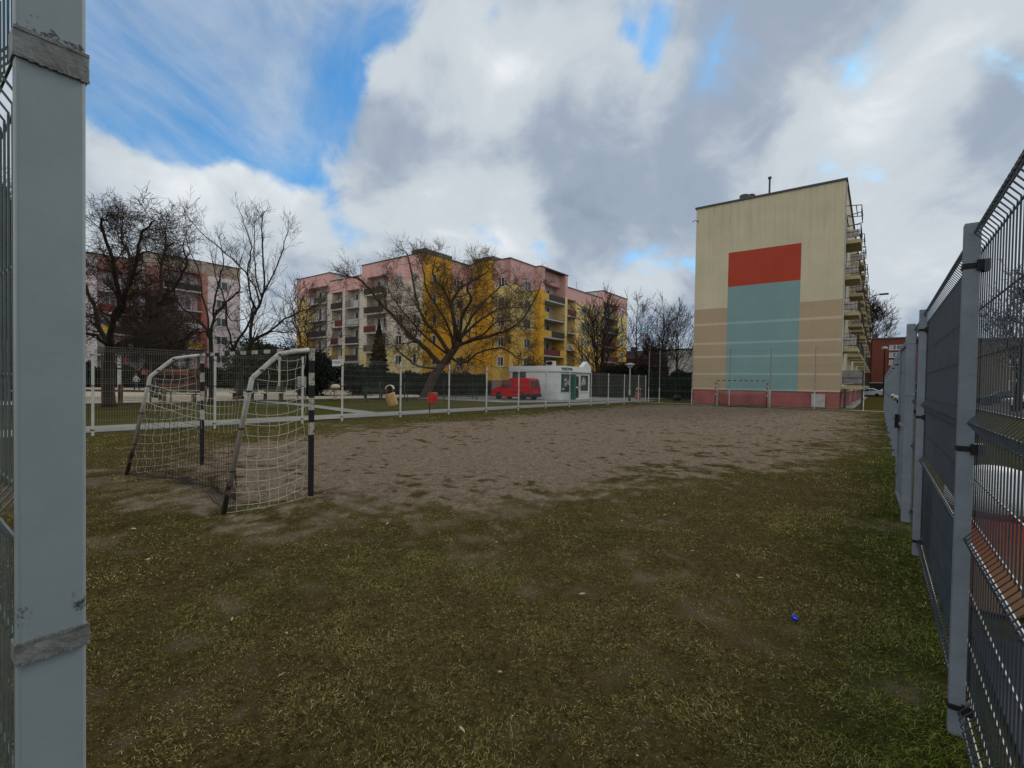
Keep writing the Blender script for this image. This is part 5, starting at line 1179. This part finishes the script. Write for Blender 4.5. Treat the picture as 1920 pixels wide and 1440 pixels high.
# ------------------------------------------------------------------ trees and hedges
def barkmat(name, a, b_):
    return mat(name, a, .95, var=.2, vs=2.5, col2=b_, bump=.9, bs=14)
m_bark = barkmat('dark_bark', (.050, .036, .026), (.024, .018, .014)); m_bark2 = barkmat('brown_bark', (.095, .064, .040), (.045, .031, .022))
m_twig = mat('dark_twigs', (.045, .032, .024), .95, var=.2); m_twigb = mat('brown_twigs', (.105, .070, .034), .95, var=.25); m_twigg = mat('greenish_twigs', (.075, .068, .022), .95, var=.25)
def rdir(d, ang, rg):
    a = d.orthogonal().normalized(); a.rotate(Matrix.Rotation(rg.uniform(0, 6.283), 3, d)); r = d.copy(); r.rotate(Matrix.Rotation(ang, 3, a)); return r
def twigs(mb, p, d, ln, r, lv, rg, P):
    """recursive bare branch"""
    seg = 3 if lv > 0 else 2; pts = [p.copy()]; rad = [r]; dd = d.copy(); q = p.copy(); kids = []
    for i in range(seg):
        dd = (dd + Vector((rg.gauss(0, P['w']), rg.gauss(0, P['w']), rg.gauss(0, P['w']) + P['up'] * (1 if lv > P['droplv'] else P['drop'])))).normalized()
        q = q + dd * ln / seg; pts.append(q.copy()); rad.append(max(P['rmin'], r * (1 - .62 * (i + 1) / seg))); kids.append((q.copy(), dd.copy(), rad[-1], (i + 1) / seg))
    mb.tube(pts, rad, 5 if r > .05 else (4 if r > .02 else 3), cap=False)
    if lv <= 0: return
    n = P['n'][min(lv, len(P['n']) - 1)]
    for i in range(n):
        f = rg.uniform(.25, 1.0); k = min(int(f * seg), seg - 1); a, b_ = pts[k], pts[k + 1]; t = f * seg - k
        pp = a.lerp(b_, t); rr = rad[k] + (rad[k + 1] - rad[k]) * t
        nd_ = rdir(kids[k][1], R_(rg.uniform(*P['ang'])), rg)
        if pp.z > P.get('zmin', 1.5) or nd_.z > 0: twigs(mb, pp, nd_, ln * rg.uniform(*P['lr']), max(P['rmin'], rr * rg.uniform(.5, .75)), lv - 1, rg, P)
    twigs(mb, q, (dd + Vector((rg.gauss(0, .15), rg.gauss(0, .15), rg.gauss(0, .15)))).normalized(), ln * rg.uniform(.6, .85), rad[-1], lv - 1, rg, P)
def smooth_path(pts, k=3):
    P = [Vector(p) for p in pts]; out = []
    for i in range(len(P) - 1):
        a = P[max(i - 1, 0)]; b = P[i]; c = P[i + 1]; d = P[min(i + 2, len(P) - 1)]
        for j in range(k):
            t = j / k; out.append(.5 * ((2 * b) + (c - a) * t + (2 * a - 5 * b + 4 * c - d) * t * t + (3 * b - a - 3 * c + d) * t ** 3))
    out.append(P[-1]); return out
def limb_tree(name, label, data, seed, P, mb_, mt, cat='tree', dens=1.1, lv=3, l0=2.2, flare=1.35):
    (x, y), limbs = data; rg = random.Random(seed)
    t = bpy.data.objects.new(name, None); COL.objects.link(t); t.location = (x, y, 0); tag(t, label, cat)
    tr, cr_ = MB(), MB()
    for li, (r0, r1, pts) in enumerate(limbs):
        sp = smooth_path(pts); n = len(sp); rr = [r0 + (r1 - r0) * (i / (n - 1)) ** .8 for i in range(n)]
        for i in range(1, n): sp[i] = sp[i] + Vector((rg.gauss(0, .03), rg.gauss(0, .05), rg.gauss(0, .03))) * (0 if li == 0 else 1)
        if li == 0: rr[0] *= flare; sp[0].z -= .1
        tr.tube(sp, rr, 10 if li == 0 else 7, cap=True)
        if li == 0: continue
        total = sum((sp[i + 1] - sp[i]).length for i in range(n - 1)); m = int(total * dens * P.get('side', 1)) + 2
        for k in range(m):
            f = (.15 + .85 * ((k + rg.random()) / m)); i = min(int(f * (n - 1)), n - 2); tt = f * (n - 1) - i; pp = sp[i].lerp(sp[i + 1], tt); d = (sp[i + 1] - sp[i]).normalized()
            nd_ = rdir(d, R_(rg.uniform(*P['ang'])), rg); 
            if nd_.z < -.35: nd_.z *= -.5; nd_.normalize()
            twigs(cr_, pp, nd_, l0 * rg.uniform(.6, 1.15) * (1.15 - .5 * f), max(P['rmin'], rr[i] * .42), lv - (1 if rg.random() < .35 else 0), rg, P)
        twigs(cr_, sp[-1], (sp[-1] - sp[-2]).normalized(), l0 * .5, rr[-1], lv, rg, P)
    tr.build('trunk', mb_, t, smooth=True); cr_.build('crown', mt, t)
    return t
PW = dict(w=.17, up=.05, drop=-1.2, droplv=0, n=[0, 4, 4, 4, 3], ang=(28, 75), lr=(.5, .76), rmin=.0088, zmin=2.0)
limb_tree('willow_tree', 'big bare willow with a leaning trunk and fan of limbs before the yellow block', WILLOW, 21, PW, m_bark2, m_twigb, dens=1.5, lv=3, l0=1.95)
PY = dict(w=.12, up=.07, drop=.5, droplv=0, n=[0, 3, 3, 3], ang=(25, 60), lr=(.5, .75), rmin=.006)
limb_tree('bare_tree', 'slender bare tree with forked crown directly behind the near goal', YOUNG, 5, PY, m_bark, m_twig, dens=1.7, lv=2, l0=1.1)
PS = dict(w=.10, up=.08, drop=.5, droplv=0, n=[0, 3, 3, 3], ang=(25, 55), lr=(.5, .75), rmin=.008)
limb_tree('bare_tree', 'wide spreading bare tree with several stems left of the yellow block', SPREAD, 8, PS, m_bark, m_twig, dens=1.6, lv=2, l0=1.35)
PD = dict(w=.24, up=.03, drop=.2, droplv=0, n=[0, 4, 4, 3], ang=(30, 75), lr=(.55, .8), rmin=.0065)
limb_tree('bare_tree', 'dense dark tangled bare tree at the left edge beside the gate post', DENSE, 13, PD, m_bark, m_twig, dens=2.5, lv=3, l0=1.15)
def auto_tree(name, label, u, v, h, seed, P, stems=1, spread=.25, r=.16, lv=3, mt=m_twig, l0=None, clear=.22):
    rg = random.Random(seed); t = thing(name, label, 'tree', u, v); tr, cr_ = MB(), MB()
    for s in range(stems):
        a = rg.uniform(0, 6.283); tx = spread * h * (.3 if stems == 1 else 1) * rg.uniform(.5, 1); p = Vector((0, 0, -.1)) if s == 0 else Vector((rg.gauss(0, .12), rg.gauss(0, .12), -.05)); pts = [p]; n = 9; hh = h * rg.uniform(.78, 1) if s else h * .92
        for i in range(1, n + 1):
            f = i / n; pts.append(Vector((math.cos(a) * tx * f ** 1.2 + rg.gauss(0, .012) * h * f, math.sin(a) * tx * f ** 1.2 + rg.gauss(0, .012) * h * f, hh * f)))
        rr = [max(P['rmin'] * 1.3, r * (1 - .93 * (i / n) ** .8)) for i in range(n + 1)]; rr[0] *= 1.3; tr.tube(smooth_path(pts, 2), [np.interp(i / 2, range(n + 1), rr) for i in range(2 * n + 1)], 8)
        m = int(h * 2.3)
        for k in range(m):
            f = clear + (1 - clear) * (k + rg.random()) / m; x = f * n; i = min(int(x), n - 1); pp = pts[i].lerp(pts[i + 1], x - i)
            d = rdir(Vector((0, 0, 1)), R_(rg.uniform(28, 68)), rg); L0 = (l0 or h * .27) * (1.15 - .75 * f) * rg.uniform(.7, 1.2)
            twigs(cr_, pp, d, L0, max(P['rmin'], rr[i] * .42), lv, rg, P)
    tr.build('trunk', m_bark, t, smooth=True); cr_.build('crown', mt, t); return t
PF = dict(w=.12, up=.09, drop=.6, droplv=0, n=[0, 3, 3, 3], ang=(22, 55), lr=(.5, .75), rmin=.016)
auto_tree('bare_tree', 'bare multi stemmed tree in front of the right end of the yellow block', 50.0, 25.3, 11.6, 31, PF, 4, .16, .17, 2)
auto_tree('bare_tree', 'tall thin bare tree just right of the yellow block', 58, 24.5, 12.6, 32, PF, 1, .2, .2, 2)
auto_tree('bare_tree', 'rounded bare tree above the brick house', 66, 24.0, 12.4, 33, PF, 2, .12, .18, 2)
auto_tree('bare_tree', 'bare tree in front of the white house', 62, 20.6, 10.8, 34, PF, 2, .16, .15, 2)
auto_tree('bare_tree', 'small bare tree touching the left edge of the cream gable', 66, 18.2, 9.6, 35, PF, 2, .16, .12, 2)
auto_tree('bare_tree', 'thicket like bare tree low behind the far fence posts', 60, 22.4, 7.6, 36, PF, 4, .25, .10, 2)
auto_tree('bare_tree', 'rounded bare tree rising over the red brick building', 128, 2.0, 19.5, 37, dict(PF, rmin=.03), 1, .2, .35, 3, clear=.5, l0=4.6)
auto_tree('bare_tree', 'dark bare tree seen through the nearest right fence panel', 50, -8.0, 9.6, 38, dict(PF, rmin=.013), 2, .1, .2, 3)
auto_tree('bare_tree', 'bare tree farther off behind the right fence wires', 60, -11.5, 8.0, 39, PF, 2, .2, .14, 2)
auto_tree('bare_tree', 'thin bare tree behind the left spreading tree', 30, 52, 12.0, 40, PF, 2, .2, .14, 2)
auto_tree('bare_tree', 'tangled bare tree far left half hidden by the big gate post', 1.5, 27.5, 9.6, 41, dict(PD, rmin=.007), 3, .3, .17, 3, l0=2.2)
auto_tree('bare_tree', 'dark many stemmed bare tree before the red brown balconies', 12.0, 41.0, 8.6, 42, dict(PD, rmin=.008), 5, .34, .15, 3, l0=1.6)
auto_tree('bare_shrub', 'low twiggy shrub at the foot of the yellow block', 40.5, 38.5, 4.6, 43, PF, 5, .4, .05, 2, l0=1.0, clear=.1)
auto_tree('bare_shrub', 'brown twiggy shrub right of the willow trunk', 43, 31, 4.4, 44, PF, 5, .4, .05, 2, l0=1.1, clear=.1, mt=m_twigb)

m_dg = mat('dark_conifer_green', (.020, .034, .016), .9, var=.4, vs=2.5, col2=(.008, .014, .008)); m_og = mat('olive_leaf_green', (.050, .058, .020), .9, var=.4, vs=2, col2=(.018, .024, .010)); m_bk = mat('dark_hedge_green', (.013, .022, .012), .9, var=.4, vs=2, col2=(.006, .010, .006))
def leafmass(name, label, cat, u, v, shape, n, size, m, seed, rot=0., trunk=True):
    """shape(rg) -> (x,y,z, nx,ny,nz) sample; small leaf faces"""
    rg = random.Random(seed); t = thing(name, label, cat, u, v, 0, rot=rot); b = MB()
    for i in range(n):
        x, y, z, d = shape(rg); s = size * rg.uniform(.6, 1.4); a = Vector((rg.gauss(0, 1), rg.gauss(0, 1), rg.gauss(0, 1))).normalized(); c = a.cross(Vector(d) + Vector((rg.gauss(0, .5), rg.gauss(0, .5), rg.gauss(0, .5))))
        if c.length < .01: continue
        c.normalize(); p = Vector((x, y, z)); k = len(b.v); b.v += [tuple(p - a * s), tuple(p + c * s * .45), tuple(p + a * s), tuple(p - c * s * .45)]; b.f.append((k, k + 1, k + 2, k + 3))
    b.build('foliage', m, t)
    return t
def hedge_shape(L_, W_, H_, seed):
    def f(rg):
        x = rg.uniform(0, L_); hh = H_ * (.86 + .26 * noise.noise(Vector((x * .8, seed, 0)))+ .1 * noise.noise(Vector((x * 3, seed, 1)))); 
        s = rg.random()
        if s < .45: return x, 0 + rg.gauss(0, .12), rg.uniform(0, hh), (0, -1, 0)
        if s < .6: return x, W_ + rg.gauss(0, .1), rg.uniform(0, hh), (0, 1, 0)
        if s < .7: return rg.choice((0, L_)), rg.uniform(0, W_), rg.uniform(0, hh), (1, 0, 0)
        return x, rg.uniform(0, W_), hh + rg.gauss(0, .1), (0, 0, 1)
    return f
def hedge(label, u, v, rot, L_, W_, H_, m, seed, n=None, name='hedge', size=.11):
    t = leafmass(name, label, 'hedge', u, v, hedge_shape(L_, W_, H_, seed), n or int(L_ * H_ * 420), size, m, seed, rot)
    b = MB(); k = int(L_ / .5) + 1                    # dark woody inside
    for i in range(k):
        x0 = L_ * i / k; x1 = L_ * (i + 1) / k; hh = H_ * (.86 + .26 * noise.noise(Vector((x0 * .8, seed, 0)))) - .15; b.box(x0 + .01, x1 - .01, .12, W_ - .12, -.05, hh)
    b.build('stems', m_bk, t); return t
def cone_shape(R0, H_, z0=.3):
    def f(rg):
        z = z0 + (H_ - z0) * rg.random() ** 1.3; f_ = (z - z0) / (H_ - z0); r = R0 * (1 - f_) ** .8 * (.65 + .35 * abs(math.sin(z * 5.5))) * rg.uniform(.5, 1.02); a = rg.uniform(0, 6.283); return r * math.cos(a), r * math.sin(a), z - r * .25, (math.cos(a), math.sin(a), .4)
    return f
def ball_shape(R0, H_, lobes, seed):
    rl_ = random.Random(seed); C_ = [(rl_.uniform(-R0, R0) * .6, rl_.uniform(-R0, R0) * .6, H_ * rl_.uniform(.3, .75), R0 * rl_.uniform(.35, .6)) for _ in range(lobes)]
    def f(rg):
        cx, cy, cz, r = rg.choice(C_); d = Vector((rg.gauss(0, 1), rg.gauss(0, 1), rg.gauss(0, 1))).normalized(); rr = r * rg.uniform(.6, 1.05); return cx + d.x * rr, cy + d.y * rr, max(.02, cz + d.z * rr), tuple(d)
    return f
def conifer(label, u, v, R0, H_, n, seed, m=m_dg):
    t = leafmass('conifer_tree', label, 'tree', u, v, cone_shape(R0, H_), n, .16, m, seed); MB().tube([(0, 0, -.05), (0, 0, H_ * .93)], [.16, .02], 6).build('trunk', m_bark, t); return t
conifer('dark spruce beside the willow in front of the balconies', 38.5, 50.5, 1.9, 8.6, 9000, 61)
conifer('tall dark conifer at the far left edge behind the tangled tree', 4.5, 41, 3.0, 12.5, 16000, 62)
def bush(label, u, v, R0, H_, n, seed, m=m_dg, lobes=14, size=.13):
    t = leafmass('evergreen_shrub', label, 'shrub', u, v, ball_shape(R0, H_, lobes, seed), n, size, m, seed)
    b = MB(); rg = random.Random(seed)
    for i in range(7): b.tube([(rg.gauss(0, .1), rg.gauss(0, .1), -.05), (rg.uniform(-R0, R0) * .5, rg.uniform(-R0, R0) * .5, H_ * .7)], [.05, .015], 4)
    b.build('stems', m_bark, t); return t
bush('big dark evergreen shrub right of the striped goal post', 24.5, 41.0, 2.7, 4.1, 16000, 71, m_bk, 26)
bush('dark evergreen shrub at the foot of the left balconies', 28.0, 40.0, 2.0, 2.9, 9000, 72, m_bk)
bush('olive green shrub far behind the spreading bare tree', 31.8, 65.4, 5.0, 7.0, 14000, 73, m_og, 22, .2)
bush('olive green bush crowding the yellow end wall', 36.5, 67.5, 3.4, 6.2, 9000, 74, m_og, 16, .2)
hedge('dark clipped hedge in front of the pale balconies', 30.0, 43.5, R_(-38), 14, 1.2, 2.55, m_bk, 81)
hedge('low dark hedge behind the willow trunk', 41.5, 41.0, R_(-60), 5, 1.0, 1.6, m_dg, 82)
hedge('dark hedge wall along the far side of the playground', 14, 79, R_(-14), 26, 1.5, 3.0, m_bk, 83, 14000, size=.18)
hedge('dark ivy hedge beyond the far fence right of the kiosk', 54.5, 14.4, R_(90), 17, 1.6, 3.1, m_bk, 84, 20000)
hedge('dark tangled undergrowth below the brick house', 63, 22, R_(90), 9, 3.0, 4.4, mat('brown_undergrowth', (.030, .022, .016), .95, var=.3), 85, 14000)
hedge('dark shrubbery at the foot of the yellow block right end', 57, 26.5, R_(60), 8, 2.0, 2.9, m_bk, 86, 10000)
hedge('row of dark bushes along the road beyond the right fence', 58, -13, R_(-90), 16, 1.2, 1.3, m_bk, 87, 6000)
hedge('dark bushes under the trees at far left', -8, 79, R_(-3), 20, 2, 3.6, m_bk, 88, 9000, size=.16)
